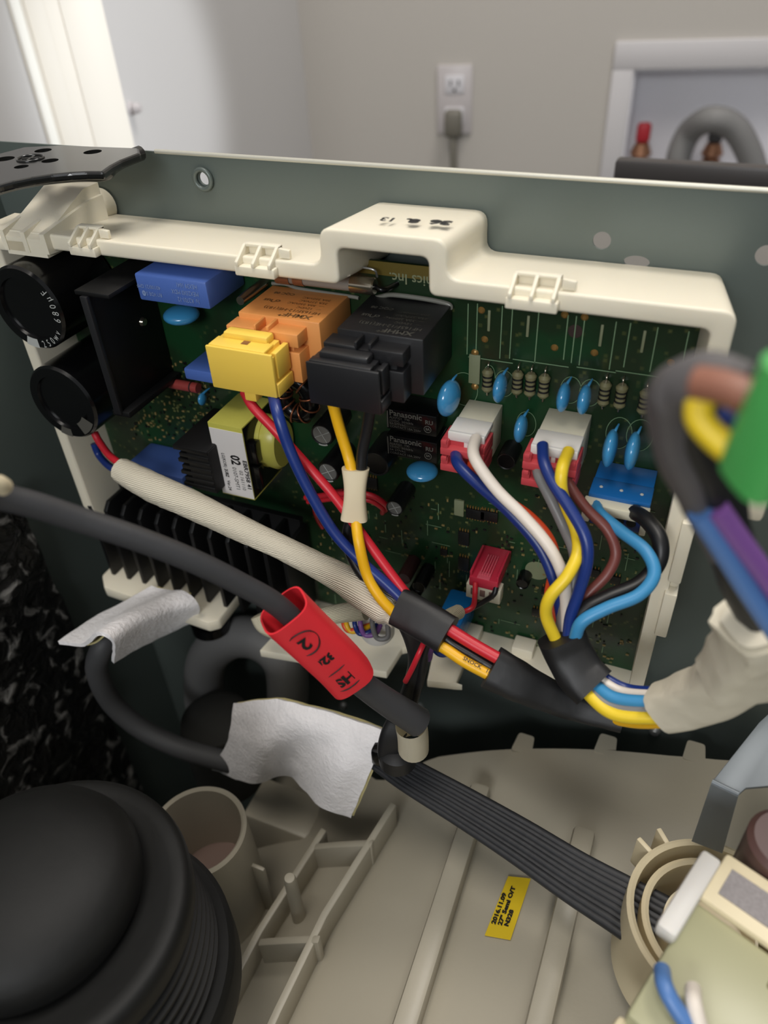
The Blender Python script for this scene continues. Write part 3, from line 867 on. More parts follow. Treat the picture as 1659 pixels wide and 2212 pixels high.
# resin meniscus along the relays
tube('resin_edge', pts([(588, 612), (618, 614), (650, 624), (755, 640), (775, 644)], -.0015), .0009, mat('resin_gloss', (120, 120, 112), .15), pcb, seg=8)
tube('resin_edge', pts([(800, 646), (826, 640), (850, 637), (920, 646), (968, 657), (974, 668)], -.0015), .0011, MATS['resin_gloss'], pcb, seg=8)
# fuse
fa = P(608, 600, y=-.012); fb = P(806, 612, y=-.012)
fzc = (fa.z + fb.z) / 2 - .001
fu = lathe('fuse', [(0, fa.x), (.0032, fa.x), (.0032, fb.x - .011), (.0032, fb.x - .011)], (0, -.010, fzc), 'x', greyglass, pcb, 28)
lathe('end_cap', [(0, fb.x), (.0032, fb.x), (.0037, fb.x - .0006), (.0037, fb.x - .011), (.003, fb.x - .011)], (0, -.010, fzc), 'x', chrome, fu, 28)
lathe('end_cap', [(0, fa.x - .003), (.0037, fa.x - .003), (.0037, fa.x + .004), (.0033, fa.x + .004)], (0, -.010, fzc), 'x', brass, fu, 28)
lathe('end_cap', [(.0035, fa.x + .006), (.0036, fa.x + .006), (.0036, fa.x + .011), (.0033, fa.x + .011)], (0, -.010, fzc), 'x', brass, fu, 28)
tube('fuse_lead', pts([(742, 577, -.006), (775, 577, -.006), (808, 583, -.006), (815, 598, -.004)]), .0005, silver, fu, seg=6)
tube('fuse_lead', [Vector((fb.x, -.010, fzc)), Vector((fb.x + .004, -.010, fzc - .001)), Vector((fb.x + .006, 0, fzc - .002))], .0012, blackgl, fu, seg=8)

# transformer
tx0, tx1, tz0, tz1, ty = -.2178, -.1982, .0045, .0487, -.0312
tr = box('transformer', tx0, tx1, ty, -.001, tz0, tz1, blackgl, pcb, bev=.0006)
bm = bm_new()
put_box(bm, tx0 - .0003, tx1 + .0001, ty - .0003, -.0012, tz1 - .0004, tz1 + .0005, .0002)
put_box(bm, tx0 - .0003, tx1 + .0001, ty - .0004, ty + .0003, tz0 - .0002, tz1 + .0004, .0002)
put_box(bm, tx0 - .0003, tx1 + .0001, ty - .0003, -.0012, tz0 - .0004, tz0 + .0004, .0002)
add('tape_wrap', bm, trafo_tape, tr, smooth=35)
# winding bulging to the right
bm = bm_new(); zc = (tz0 + tz1) / 2 + .004
prof = []
put_lathe(bm, [(0, 0), (.0150, 0), (.0150, .0035), (.0145, .0036), (.0150, .0095), (.0130, .012), (0, .012)], (tx1 - .001, -.0125, zc), 'x', 40)
for v in bm.verts: v.co.y = -.0125 + (v.co.y + .0125) * .78
add('winding', bm, trafo_tape, tr, smooth=40)
bm = bm_new(); put_box(bm, tx1 - .0008, tx1 + .0045, -.0295, -.0245, tz0 + .006, tz0 + .020, .0005); put_box(bm, tx1 - .0008, tx1 + .0040, -.0290, -.0235, tz0 + .022, tz0 + .034, .0005)
add('bobbin', bm, blackgl, tr, smooth=35)
lb_ = box('label', tx0, tx1, ty - .0006, ty - .0004, tz0 + .0005, tz1 - .0025, labelw, tr, bev=0)
LX, LY = Vector((0, 0, -1)), Vector((1, 0, 0))
yl = ty - .0007; zt_ = tz1 - .0025
text('label_print', 'EBR7958 41', .0034, (tx1 - .0017, yl, zt_ - .0165), LX, LY, ink, lb_, bold=.00009, sx=1.12)
text('label_print', '02 161110', .0030, (tx1 - .0052, yl, zt_ - .0236), LX, LY, ink, lb_, sx=1.0)
text('label_print', '0107-SMT1', .0034, (tx1 - .0090, yl, zt_ - .0222), LX, LY, ink, lb_, sx=.95)
text('label_print', '02', .0076, (tx1 - .0074, yl, zt_ - .0145), LX, LY, ink, lb_, bold=.00025, sx=.8)
text('label_print', 'LG(KOR)', .0027, (tx1 - .0143, yl, zt_ - .0145), LX, LY, ink, lb_, bold=.00003, sx=.85)
text('label_print', '2UBZ', .0027, (tx1 - .0143, yl, zt_ - .0245), LX, LY, ink, lb_, bold=.0001, sx=.8)
text('label_print', 'Ver.24', .0027, (tx1 - .0143, yl, zt_ - .0320), LX, LY, ink, lb_, bold=.00005, sx=.9)
# finned small heat sink left of the transformer
a = P(372, 962, y=-.040)
fx0 = a.x; sfin = bm_new()
zt_ = .0360
put_box(sfin, fx0, fx0 + .021, -.040, -.001, zt_ - .002, zt_ + .0005, .0003)
for i in range(6):
    zz = zt_ - .0035 - i * .0038
    put_box(sfin, fx0 + .003 - (.0016 if i % 2 else 0), fx0 + .021, -.040, -.001, zz - .0022, zz, .0003)
put_box(sfin, fx0 + .0075, fx0 + .0215, -.0395, -.001, zt_ - .026, zt_, .0003)
add('small_heat_sink', sfin, black_metal, pcb, smooth=35)
# dark toroidal choke behind transformer with copper turns
c = P(640, 858, y=-.014)
bm = bm_new(); t = [c + Vector((.0075 * math.cos(a_), 0, .0095 * math.sin(a_))) for a_ in np.linspace(0, 2 * math.pi, 33)[:-1]]
put_tube(bm, t, .0045, 12, fine=True, closed=True); ch_ = add('choke', bm, blackgl, pcb, smooth=60)
for a_ in np.linspace(.2, 5.9, 9):
    cc = c + Vector((.0075 * math.cos(a_), 0, .0095 * math.sin(a_))); rd = Vector((math.cos(a_), 0, math.sin(a_)))
    bm = bm_new(); t = [cc + rd * (.0049 * math.cos(b_)) + Vector((0, .0049 * math.sin(b_), 0)) for b_ in np.linspace(0, 2 * math.pi, 17)[:-1]]
    put_tube(bm, t, .0005, 6, fine=True, closed=True); add('copper_turn', bm, copper, ch_, smooth=60)

# silver topped electrolytics (standing out from the board)
def can(px, py, r, h, top=silver, body=black_sleeve, cross=True):
    c = P(px, py, y=-h)
    o = lathe('small_capacitor', [(r * .80, -h), (r * .92, -h - .0003), (r, -h + .0012), (r, 0)], (c.x, 0, c.z), 'y', body, pcb, 32)
    lathe('top_disc', [(0, -h + .0002), (r * .81, -h + .0002)], (c.x, 0, c.z), 'y', top, o, 32)
    if cross:
        bm = bm_new()
        for a_ in (.5, .5 + math.pi / 2):
            v = Vector((math.cos(a_), 0, math.sin(a_))) * r * .75; cc = Vector((c.x, -h + .0001, c.z))
            put_tube(bm, [cc - v, cc + v], .00018, 6, n=2)
        add('vent_score', bm, whiteink, o, smooth=60)
        arc_patch(c, r * .83, r * .97, -110, -60, -h - .0004, whiteink, o, 'polarity_mark')
    return o
can(695, 940, .0062, .022); can(708, 1020, .0060, .022); can(812, 1003, .0072, .020, top=blackgl, cross=False)
can(852, 1098, .0048, .018); can(1093, 997, .0046, .012, top=blackgl, cross=False)
brownsl = mat('maroon_sleeve', (58, 34, 34), .3)
for (px, py, r, h, m_) in ((872, 1250, .0040, .016, brownsl), (905, 1268, .0040, .016, blackgl), (893, 1286, .0040, .014, blackgl), (1128, 1262, .0035, .008, blackgl)):
    can(px, py, r, h, top=m_, body=m_, cross=False)
q = P(690, 915, y=-.0225)

# twin small signal relays
def small_relay(tl, brq, y):
    a = P(*tl, y=y); b = P(*brq, y=y)
    r = box('signal_relay', a.x, b.x, y, -.0005, b.z, a.z, blackgl, pcb, bev=.0005)
    W = b.x - a.x; H = a.z - b.z; yy = y - .0003
    text('print', 'Panasonic', .0042, (a.x + .0018, yy, a.z - H * .16), (1, 0, 0), (0, 0, 1), dimink, r, bold=.0001, sx=.98)
    for i in range(4):
        text('print', ('ALKP321  T90', '12VDC  50/60Hz', '5A 277VAC', 'CONTACT 10A 250V')[i], .0017, (a.x + .0018, yy, a.z - H * (.38 + i * .15)), (1, 0, 0), (0, 0, 1), dimink, r)
    text('print', 'RU', .0030, (a.x + W * .78, yy, a.z - H * .33), (1, 0, 0), (0, 0, 1), dimink, r, bold=.00012)
    bm = bm_new(); cc = Vector((a.x + W * .83, yy, a.z - H * .66)); t = [cc + Vector((.0017 * math.cos(q_), 0, .0017 * math.sin(q_))) for q_ in np.linspace(0, 2 * math.pi, 21)[:-1]]
    put_tube(bm, t, .00022, 6, fine=True, closed=True); add('print', bm, dimink, r)
    text('print', 'SA', .0018, (cc.x, yy, cc.z), (1, 0, 0), (0, 0, 1), dimink, r, align='CENTER', bold=.0001)
    box('stripe', a.x + .0006, a.x + .0011, yy, y, b.z + .001, a.z - .001, dimink, r, bev=0)
    return r
small_relay((833, 882), (943, 945), -.016); small_relay((834, 938), (944, 1003), -.016)

# board connectors: white and blue headers
def header(name, x0, x1, z0, z1, yf, material, lip=None):
    h = box(name, x0, x1, yf + .012, -.0005, z0, z1, material, pcb, bev=.0004)
    bm = bm_new(); put_box(bm, x0 - .0003, x1 + .0003, yf, yf + .0125, z1 - .0022, z1 + .0003, .0005)
    if lip: put_box(bm, x0 - .0003, x1 + .0003, yf - .0008, yf + .001, z1 - .0042, z1 + .0003, .0005)
    if lip: put_box(bm, (x0 + x1) / 2 - .001, (x0 + x1) / 2 + .001, yf - .0006, yf + .002, z1 - .0075, z1 - .003, .0004)
    add('latch', bm, lip or material, h, smooth=35)
    return h
header('white_header', -.0908, -.0748, .0480, .0682, -.0295, whitep, whitefront)
header('white_header', -.0537, -.0348, .0500, .0706, -.0318, whitep, whitefront)
hb = header('blue_header', -.0283, -.0032, .0330, .0478, -.0268, bluep)
for dx in (.004, .0125, .021): lathe('latch_dimple', [(0, .0004), (.0006, .0003), (.0008, 0)], (-.0283 + dx, -.021, .0482), 'z', whiteink, hb, 12)
# crimson housing + white shroud
a = P(1050, 1175, y=0); 
cx0, cx1 = -.0805, -.0655
r = box('crimson_header', cx0, cx1, -.0265, -.0005, -.0240, -.0178, magenta, pcb, bev=.0006)
for i in range(5): box('grip_rib', cx0 + .0045 + i * .0013, cx0 + .0052 + i * .0013, -.024, -.008, -.0180, -.0168, magenta_lt, r, bev=.0002)
box('light_pad', cx0 + .004, cx1 - .0045, -.0262, -.0215, -.0181, -.0172, magenta_lt, r, bev=.0002)
for x in (cx0, cx1 - .0012): box('side_cheek', x, x + .0012, -.0255, -.004, -.0182, -.0150, magenta, r, bev=.0003)
sh = box('white_shroud', cx0 - .0015, cx1 + .0015, -.0262, -.0195, -.0330, -.0235, whitep, pcb, bev=.0005)
for i in range(3): box('contact_slot', cx0 + .001 + i * .0048, cx0 + .0038 + i * .0048, -.0265, -.0255, -.0300, -.0255, mat('slot_shade', (120, 92, 84), .6) if i == 0 else MATS['slot_shade'], sh, bev=.0003)
# chips
chipm = mat('chip_black', (12, 12, 13), .45)
for (px, py, w, h) in ((1028, 1108, .010, .006), (1058, 1112, .009, .006), (1003, 1160, .006, .009), (1003, 1215, .006, .009), (960, 1190, .004, .004), (800, 1040, .009, .007), (715, 1235, .012, .012), (1255, 1180, .006, .006), (1285, 1235, .005, .005), (1330, 1250, .005, .005), (1185, 1275, .007, .005), (1330, 1180, .004, .006), (1160, 1320, .005, .005)):
    c = B(px, py)
    ic = box('chip', c.x - w / 2, c.x + w / 2, -.0018, -.0001, c.z - h / 2, c.z + h / 2, chipm, pcb, bev=.0002)
    bm = bm_new()
    n = int(w / .0013)
    for i in range(n):
        xx = c.x - w / 2 + (i + .5) * w / n
        for s in (-1, 1): put_box(bm, xx - .0003, xx + .0003, -.0008, -.0001, c.z + s * (h / 2) - .0001, c.z + s * (h / 2 + .0014), 0)
    add('chip_leads', bm, pads, ic)
c = B(993, 1095); box('white_block', c.x - .0026, c.x + .0026, -.0015, 0, c.z - .005, c.z + .005, silk2, pcb, bev=.0003)
# many tiny surface parts
random.seed(3)
smdc = [mat('smd_tan', (132, 114, 70), .4), mat('smd_black', (18, 18, 18), .4), mat('smd_olive', (98, 104, 62), .4)]
for mi, mm in enumerate(smdc):
    bm = bm_new()
    for i in range(260):
        if random.random() < .35: c = B(random.uniform(280, 470), random.uniform(780, 950))
        else: c = B(random.uniform(690, 1390), random.uniform(1070, 1440))
        w, h = (.0016, .0009) if random.random() < .5 else (.0009, .0016)
        if c.x > hR - .003 or c.z < -.09: continue
        put_box(bm, c.x - w / 2, c.x + w / 2, -.0007, -.0001, c.z - h / 2, c.z + h / 2, 0)
    add('surface_parts', bm, mm, pcb, kind='stuff')
c = B(1160, 1232); lathe('test_pad', [(0, -.0003), (.0062, -.0003)], c, 'y', silk2, pcb, 28)
for (px, py) in ((1185, 1290), (1265, 1405), (1165, 1390)):
    c = B(px, py); box('test_pad', c.x - .003, c.x + .003, -.0003, 0, c.z - .0022, c.z + .0022, silk2, pcb, bev=0)
# red jumper wire loops on the board
tube('red_jumper', pts([(742, 1440 - 380, -.006), (700, 1068, -.008), (680, 1095, -.007), (685, 1120, -.004), (697, 1140, -.001)]), .0012, w_red, pcb, seg=8)
tube('red_jumper', pts([(660, 1075, -.012), (740, 1066, -.016), (800, 1070, -.016), (835, 1092, -.012), (832, 1102, -.004)]), .0016, w_red, pcb, seg=8)
tube('red_jumper', pts([(665, 1084, -.012), (740, 1076, -.016), (795, 1080, -.016), (826, 1098, -.012), (826, 1108, -.004)]), .0014, w_red, pcb, seg=8)

# ---- big black heat sink
hsk = thing('heat_sink', (-.26, -.015, bz), 'large black finned heat sink below the circuit board', 'heat sink')
box('back_plate', hs0 - .001, hs1, -.004, .012, -.0905, -.0285, black_metal, hsk, bev=.0005)
nf = 12
step = .0118 * .72
for i in range(nf):
    xx = -.3245 + i * (.1365 / (nf - 1))
    bm = bm_new(); put_prism(bm, [(-.004, -.029), (-.026, -.029), (-.0305, -.0335), (-.0305, -.0905), (-.004, -.0905)], 'x', xx, xx + .0026, .0003)
    add('fin', bm, black_metal, hsk, smooth=35)

# ================================================================ plugs and wires
def plug(name, x0, x1, y0, y1, z0, z1, material, label):
    t = thing(name, ((x0 + x1) / 2, y1, z0), label, 'plug', 'plugs on the power relays')
    w = x1 - x0; h = z1 - z0
    bm = bm_new()
    put_box(bm, x0, x1, y0, y0 + .0016, z0, z1 - .0006, .0005)
    put_box(bm, x0 + .0006, x1 - .0042, y0 + .001, y1, z0 + .0006, z1 - .001, .0005)
    put_box(bm, x1 - .0025, x1, y0 + .004, y1, z0 + h * .35, z1 - .0015, .0005)
    put_box(bm, x1 - .0025, x1 + .0004, y0 + .0015, y1, z0 - .0004, z0 + h * .28, .0005)
    put_box(bm, x1 - .005, x1 - .001, y0 + .002, y1, z0 + .0006, z1 - .003, .0004)
    add('plug_body', bm, material, t, smooth=35)
    bm = bm_new()
    put_box(bm, x0 + w * .12, x1 - w * .20, y1 - .0065, y1, z1 - .0014, z1 + .0024, .0012)
    put_box(bm, x0 + w * .03, x1 - w * .12, y0 + .001, y1 - .0055, z1 - .0014, z1 - .0001, .0005)
    add('latch', bm, material, t, smooth=40)
    box('latch_hole', x0 + w * .46, x0 + w * .56, y0 + .005, y0 + .008, z1 - .0004, z1 + .0001, ink if material is not yellowp else brass, t, bev=0)
    return t
py_ = plug('relay_plug', -.1905, -.1585, -.0565, -.0415, .0870, .1075, yellowp, 'yellow plastic plug pushed onto the orange relay')
pk_ = plug('relay_plug', -.1428, -.1108, -.0565, -.0455, .0878, .1075, blackp, 'black plastic plug pushed onto the black relay')
bm = bm_new(); q = P(545, 855, y=-.054); put_box(bm, q.x - .003, q.x + .0028, -.0555, -.049, q.z - .002, q.z + .003, .0006)
add('locking_tab', bm, yellowp, py_, smooth=35)

def red_plug(x0, x1, z1, yf, label):
    t = thing('header_plug', ((x0 + x1) / 2, yf, z1 - .02), label, 'plug', 'plugs on the board headers')
    for k_, zz in enumerate((z1 - .0032, z1 - .0117)):
        bm = bm_new()
        put_box(bm, x0, x1, yf, yf + .014, zz - .0078, zz - .0042, .0004)
        put_box(bm, x0, x0 + .0034, yf + .0005, yf + .014, zz - .005, zz - .0008, .0004)
        put_box(bm, x1 - .0034, x1, yf + .0005, yf + .014, zz - .005, zz - .0008, .0004)
        put_box(bm, x0 + .002, x1 - .002, yf + .004, yf + .014, zz - .006, zz - .0012, .0004)
        put_box(bm, x0 + .0006, x0 + .003, yf - .0004, yf + .002, zz - .0022, zz, .0003)
        put_box(bm, x1 - .003, x1 - .0006, yf - .0004, yf + .002, zz - .0022, zz, .0003)
        add('plug_tier', bm, redp, t, smooth=35)
    return t
red_plug(-.0935, -.0735, .0690, -.0335, 'red two tier plug in the left white header')
red_plug(-.0563, -.0338, .0712, -.0355, 'red two tier plug in the white header under two blue discs')
t = thing('header_plug', (-.016, -.03, .03), 'white plug shell with blue openings on the blue header', 'plug', 'plugs on the board headers')
bm = bm_new()
put_box(bm, -.0297, -.0026, -.0322, -.0262, .0415, .0462, .0005); put_box(bm, -.0297, -.0262, -.0322, -.0262, .0365, .0420, .0005); put_box(bm, -.0052, -.0026, -.0322, -.0262, .0350, .0420, .0005)
add('shell', bm, whitep, t, smooth=35)
box('insert', -.0262, -.0052, -.0310, -.0262, .0352, .0418, mat('deep_blue_nylon', (14, 44, 110), .35), t, bev=.0005)
for i, x in enumerate((-.0245, -.0195, -.0145, -.0095)):
    lathe('wire_opening', [(0, -.0313), (.0019, -.0313), (.0022, -.0309)], (x + .0005, 0, .0395), 'y', chipm, t, 16)

def wire(path, r, m_, label, name='wire', group='insulated wires of the harness', **k):
    return tube(name, pts(path), r * .87, m_, label=label, cat='wire', group=group, seg=14, **k)
# pair out of yellow plug
wire([(528, 846, -.050), (548, 880, -.054), (590, 925, -.056), (645, 985, -.058), (720, 1070, -.062), (790, 1165, -.066), (845, 1240, -.070), (895, 1305, -.074)], .0026, w_red, 'red wire from the yellow plug to the taped bundle')
wire([(588, 845, -.050), (600, 895, -.061), (625, 970, -.065), (665, 1055, -.068), (718, 1145, -.071), (772, 1205, -.0725), (835, 1262, -.074), (885, 1310, -.076)], .0029, w_blue, 'dark blue wire from the yellow plug crossing the red one')
# pair out of black plug
wire([(718, 868, -.053), (735, 930, -.054), (752, 985, -.056), (762, 1030, -.060), (768, 1110, -.064), (775, 1170, -.072), (792, 1240, -.076), (820, 1290, -.079), (862, 1335, -.080)], .0028, w_yellow, 'yellow wire from the black plug through the cream collar')
wire([(800, 880, -.052), (792, 930, -.053), (783, 975, -.055), (778, 1030, -.058), (762, 1110, -.061), (750, 1150, -.064), (758, 1200, -.067), (800, 1265, -.071), (865, 1322, -.075)], .0028, w_black, 'black wire from the black plug through the cream collar')
tube('wire_collar', pts([(768, 1012, -.0575), (767, 1065, -.061), (765, 1120, -.064)]), lambda t: .0060 - .0012 * math.sin(math.pi * t) , collarm, label='cream tube collar around the yellow and black wires', cat='collar', seg=20, flat=(.3, -.7, .6), thick=.0046)
# left pair into white sleeve
wire([(204, 935, -.030), (215, 955, -.032), (238, 985, -.036), (275, 1012, -.041), (300, 1025, -.042)], .0024, w_red, 'short red wire entering the white braided sleeve')
wire([(203, 958, -.027), (215, 985, -.028), (240, 1010, -.034), (275, 1024, -.0405), (300, 1040, -.042)], .0024, w_blue, 'short blue wire entering the white braided sleeve')
def sl_r(t): return .0070 + .0010 * math.sin(t * 9) if t < .96 else .0055
tube('braided_sleeve', pts([(262, 1016, -.040), (330, 1052, -.046), (430, 1098, -.052), (540, 1150, -.058), (650, 1203, -.063), (740, 1250, -.068), (800, 1290, -.073), (862, 1336, -.077)]), sl_r, braid, label='long white braided sleeve running diagonally across the board', cat='cable sleeve', seg=28, jitter=.09)
tube('ribbed_sleeve', pts([(790, 1319, -.056), (740, 1324, -.058), (690, 1335, -.060), (645, 1352, -.058)]), .0050, ribbed, label='short ribbed cream sleeve behind the red shrink sleeve', cat='cable sleeve', seg=24, jitter=.05)
tube('ribbed_sleeve', pts([(560, 1328, -.050), (572, 1350, -.052), (598, 1362, -.053), (660, 1385, -.052)]), .0052, ribbed, label='cream sleeve end poking out left of the red shrink sleeve', cat='cable sleeve', seg=24, jitter=.08)
# tapes
NV = (.32, -.70, .62)
def wrap(name, path, hw, th, m_, label, **k):
    return tube(name, pts(path), hw, m_, label=label, cat='tape', group='tape wraps on the wire harness', seg=24, flat=k.pop('flat', NV), thick=th, jitter=k.pop('jitter', .05), **k)
wrap('tape_wrap', [(862, 1312, -.078), (905, 1334, -.080), (968, 1372, -.083)], .0088, .0058, tape, 'black tape wrap where all the wires meet')
# continuing wires
wire([(955, 1345, -.080), (975, 1362, -.082), (1030, 1396, -.084), (1090, 1430, -.086)], .0031, w_red, 'red wire between the two black tape wraps')
wire([(945, 1360, -.082), (975, 1388, -.083), (1025, 1418, -.085), (1085, 1455, -.087)], .0028, w_black, 'black wire between the two black tape wraps')
wire([(935, 1375, -.083), (975, 1405, -.084), (1020, 1432, -.086), (1075, 1460, -.088)], .0024, w_yellow, 'upper yellow wire printed 105 between the black tape wraps')
wire([(930, 1385, -.086), (960, 1400, -.087), (1005, 1430, -.089), (1065, 1462, -.090)], .0029, w_yellow, 'lower yellow wire between the black tape wraps')
yw = bpy.data.objects['wire.' + '%03d' % (len([o for o in bpy.data.objects if o.name.startswith('wire.') and o.name[5:].isdigit()]))]
v0 = P(1000, 1420, y=-.0895); v1 = P(1066, 1456, y=-.0915)
text('print', 'SNOCK   105\u00b0C', .0023, v0 + Vector(NV) * .0012, v1 - v0, Vector(NV).cross(v1 - v0), ink, yw, bold=.00005, sx=1.1)
wrap('tape_wrap', [(1062, 1440, -.088), (1120, 1472, -.088), (1180, 1500, -.086), (1250, 1528, -.084), (1345, 1556, -.083)], lambda t: .0095 - .0045 * t, lambda t: .0060 - .002 * t, tape, 'long black tape wrap below the green board', jitter=.10)
# black taped branch going down
wrap('tape_wrap', [(875, 1335, -.080), (893, 1375, -.080), (903, 1420, -.080), (898, 1460, -.081), (880, 1515, -.083), (862, 1560, -.086)], .0046, .0040, tape, 'black taped branch dropping from the junction')
wire([(920, 1378, -.080), (905, 1412, -.0865), (890, 1445, -.0875), (876, 1472, -.087)], .0015, w_red, 'thin red wire beside the black taped branch')
wire([(932, 1376, -.078), (922, 1395, -.080), (912, 1430, -.082), (905, 1480, -.084), (895, 1520, -.085)], .0019, w_black, 'thin black wire beside the black taped branch')
# connector 1 wires
wire([(984, 975, -.030), (992, 1005, -.040), (1040, 1052, -.046), (1100, 1105, -.052), (1165, 1180, -.058), (1200, 1260, -.064), (1212, 1320, -.068), (1222, 1385, -.074)], .0030, w_blue, 'dark blue wire from the left red plug')
wire([(1028, 948, -.032), (1022, 975, -.042), (1034, 1005, -.048), (1075, 1060, -.053), (1130, 1115, -.058), (1185, 1180, -.063), (1215, 1240, -.066), (1222, 1290, -.068), (1226, 1380, -.074)], .0029, w_white, 'white wire from the left red plug')
wire([(1020, 995, -.030), (1028, 1025, -.038), (1080, 1072, -.044), (1145, 1118, -.050), (1188, 1170, -.056), (1198, 1225, -.060), (1188, 1290, -.063), (1205, 1350, -.068), (1215, 1390, -.073)], .0028, w_orange, 'orange wire from the left red plug')
# connector 2 wires
wire([(1172, 962, -.034), (1176, 1000, -.044), (1196, 1045, -.050), (1232, 1100, -.056), (1264, 1160, -.062), (1268, 1215, -.066), (1250, 1280, -.070), (1232, 1335, -.074), (1226, 1390, -.078)], .0028, w_blue, 'dark blue wire from the middle red plug')
wire([(1228, 975, -.034), (1215, 1010, -.046), (1212, 1050, -.050), (1222, 1090, -.050), (1244, 1145, -.054), (1248, 1195, -.064), (1225, 1245, -.072), (1188, 1290, -.077), (1180, 1330, -.078), (1202, 1385, -.079)], .0029, w_yellow2, 'yellow wire from the middle red plug with a wide bend')
wire([(1160, 1005, -.030), (1165, 1030, -.037), (1190, 1080, -.043), (1218, 1140, -.048), (1240, 1195, -.056), (1240, 1255, -.062), (1218, 1310, -.068), (1208, 1385, -.074)], .0026, w_grey, 'grey wire from the middle red plug')
wire([(1224, 1020, -.030), (1232, 1050, -.037), (1268, 1100, -.042), (1312, 1145, -.046), (1330, 1195, -.050), (1312, 1240, -.056), (1270, 1285, -.062), (1240, 1335, -.068), (1230, 1385, -.072)], .0026, w_brown, 'brown wire from the middle red plug')
# connector 3 wires
wire([(1287, 1092, -.029), (1298, 1112, -.038), (1345, 1150, -.046), (1395, 1190, -.053), (1413, 1240, -.060), (1380, 1285, -.067), (1310, 1314, -.073), (1256, 1345, -.078), (1240, 1390, -.080)], .0030, w_lblue, 'light blue wire bowing right from the blue header')
wire([(1370, 1106, -.029), (1398, 1125, -.037), (1425, 1165, -.044), (1422, 1215, -.050), (1380, 1262, -.058), (1310, 1292, -.065), (1256, 1325, -.071), (1236, 1385, -.075)], .0038, w_black, 'thick black wire bowing right from the blue header')
wrap('tape_wrap', [(1212, 1374, -.078), (1228, 1410, -.080), (1254, 1455, -.084), (1284, 1486, -.087)], .0098, .0082, tape, 'black tape wrap bundling the connector wires')
# wires to the paper tape
wire([(1262, 1432, -.079), (1315, 1470, -.083), (1360, 1490, -.084), (1425, 1496, -.086)], .0026, w_blue, 'dark blue wire entering the cream taped loom')
wire([(1262, 1436, -.079), (1305, 1475, -.085), (1350, 1498, -.087), (1425, 1505, -.089)], .0028, w_white, 'white wire entering the cream taped loom')
wire([(1250, 1442, -.080), (1300, 1492, -.090), (1345, 1512, -.093), (1440, 1518, -.094)], .0030, w_lblue, 'light blue wire entering the cream taped loom')
wire([(1246, 1446, -.081), (1290, 1506, -.092), (1340, 1530, -.095), (1445, 1536, -.096)], .0030, w_grey, 'grey wire entering the cream taped loom')
wire([(1240, 1446, -.082), (1274, 1502, -.092), (1335, 1545, -.098), (1455, 1550, -.098)], .0030, w_yellow2, 'yellow wire entering the cream taped loom')
wire([(1315, 1552, -.084), (1380, 1562, -.088), (1455, 1560, -.092)], .0026, w_yellow, 'lowest yellow wire leaving the long black tape')
wrap('tape_wrap', [(1432, 1528, -.094), (1482, 1515, -.096), (1540, 1492, -.099), (1598, 1452, -.103), (1642, 1405, -.108), (1664, 1362, -.113), (1668, 1318, -.117)], lambda t: .0088 + .0052 * t, .0080, masking, 'cream paper tape wrapped around the thick wire loom', jitter=.06)
wrap('tape_wrap', [(1600, 1455, -.104), (1636, 1405, -.109), (1655, 1362, -.113), (1652, 1325, -.116)], .0136, .0108, masking, 'second layer of crumpled cream tape at the loom bend', jitter=.10)
# sheath going up to the camera side
def sheath(path, hw, th, m_, label):
    return tube('wire_sheath', pts(path), hw, m_, label=label, cat='cable sleeve', seg=24, flat=NV, thick=th, jitter=.10)
sheath([(1640, 1345, -.114), (1610, 1270, -.122), (1570, 1190, -.130), (1530, 1110, -.138), (1490, 1030, -.146), (1458, 950, -.152), (1450, 870, -.157), (1474, 832, -.160), (1530, 815, -.161), (1600, 838, -.162)], .0046, .0040, mat('worn_grey_sheath', (88, 84, 84), .6, bump=.3, scale=120), 'dark sheath looping up over the housing corner')
sheath([(1640, 1335, -.118), (1600, 1260, -.124), (1572, 1150, -.134), (1545, 1040, -.142), (1500, 930, -.150), (1495, 868, -.153), (1535, 838, -.156), (1620, 850, -.158), (1700, 880, -.160)], .0052, .0046, tape, 'black tape covered core of the near loom')
wire([(1505, 826, -.166), (1560, 836, -.168), (1620, 860, -.170), (1700, 900, -.172)], .0036, w_tan, 'thick brown wire near the camera at right')
wire([(1512, 865, -.164), (1512, 905, -.166), (1550, 950, -.168), (1610, 995, -.170), (1680, 1040, -.172)], .0031, w_yellow2, 'blurred yellow wire near the camera at right')
wire([(1570, 880, -.162), (1620, 915, -.164), (1690, 965, -.166)], .0042, w_blue, 'blurred dark blue wire behind the green tape')
tube('green_tape', pts([(1740, 800, -.178), (1700, 885, -.177), (1660, 965, -.175), (1632, 1030, -.173)]), .0062, green_tape, label='blurred green tape wrapped over the near wires', cat='tape', seg=20, flat=(-.5, -.6, .6), thick=.0050)
wire([(1512, 1105, -.146), (1560, 1180, -.143), (1615, 1270, -.139), (1700, 1400, -.134)], .0034, w_sky, 'blurred light blue wire falling beside the sheath')
wire([(1548, 1098, -.146), (1595, 1165, -.143), (1650, 1240, -.139), (1720, 1340, -.134)], .0032, w_purple, 'blurred purple wire falling beside the sheath')
q = P(1630, 1085, y=-.05)
box('cable_clip', q.x - .004, q.x + .004, -.054, -.046, q.z - .006, q.z + .008, cream, label='small cream clip hanging below the green tape', cat='clip', bev=.002)

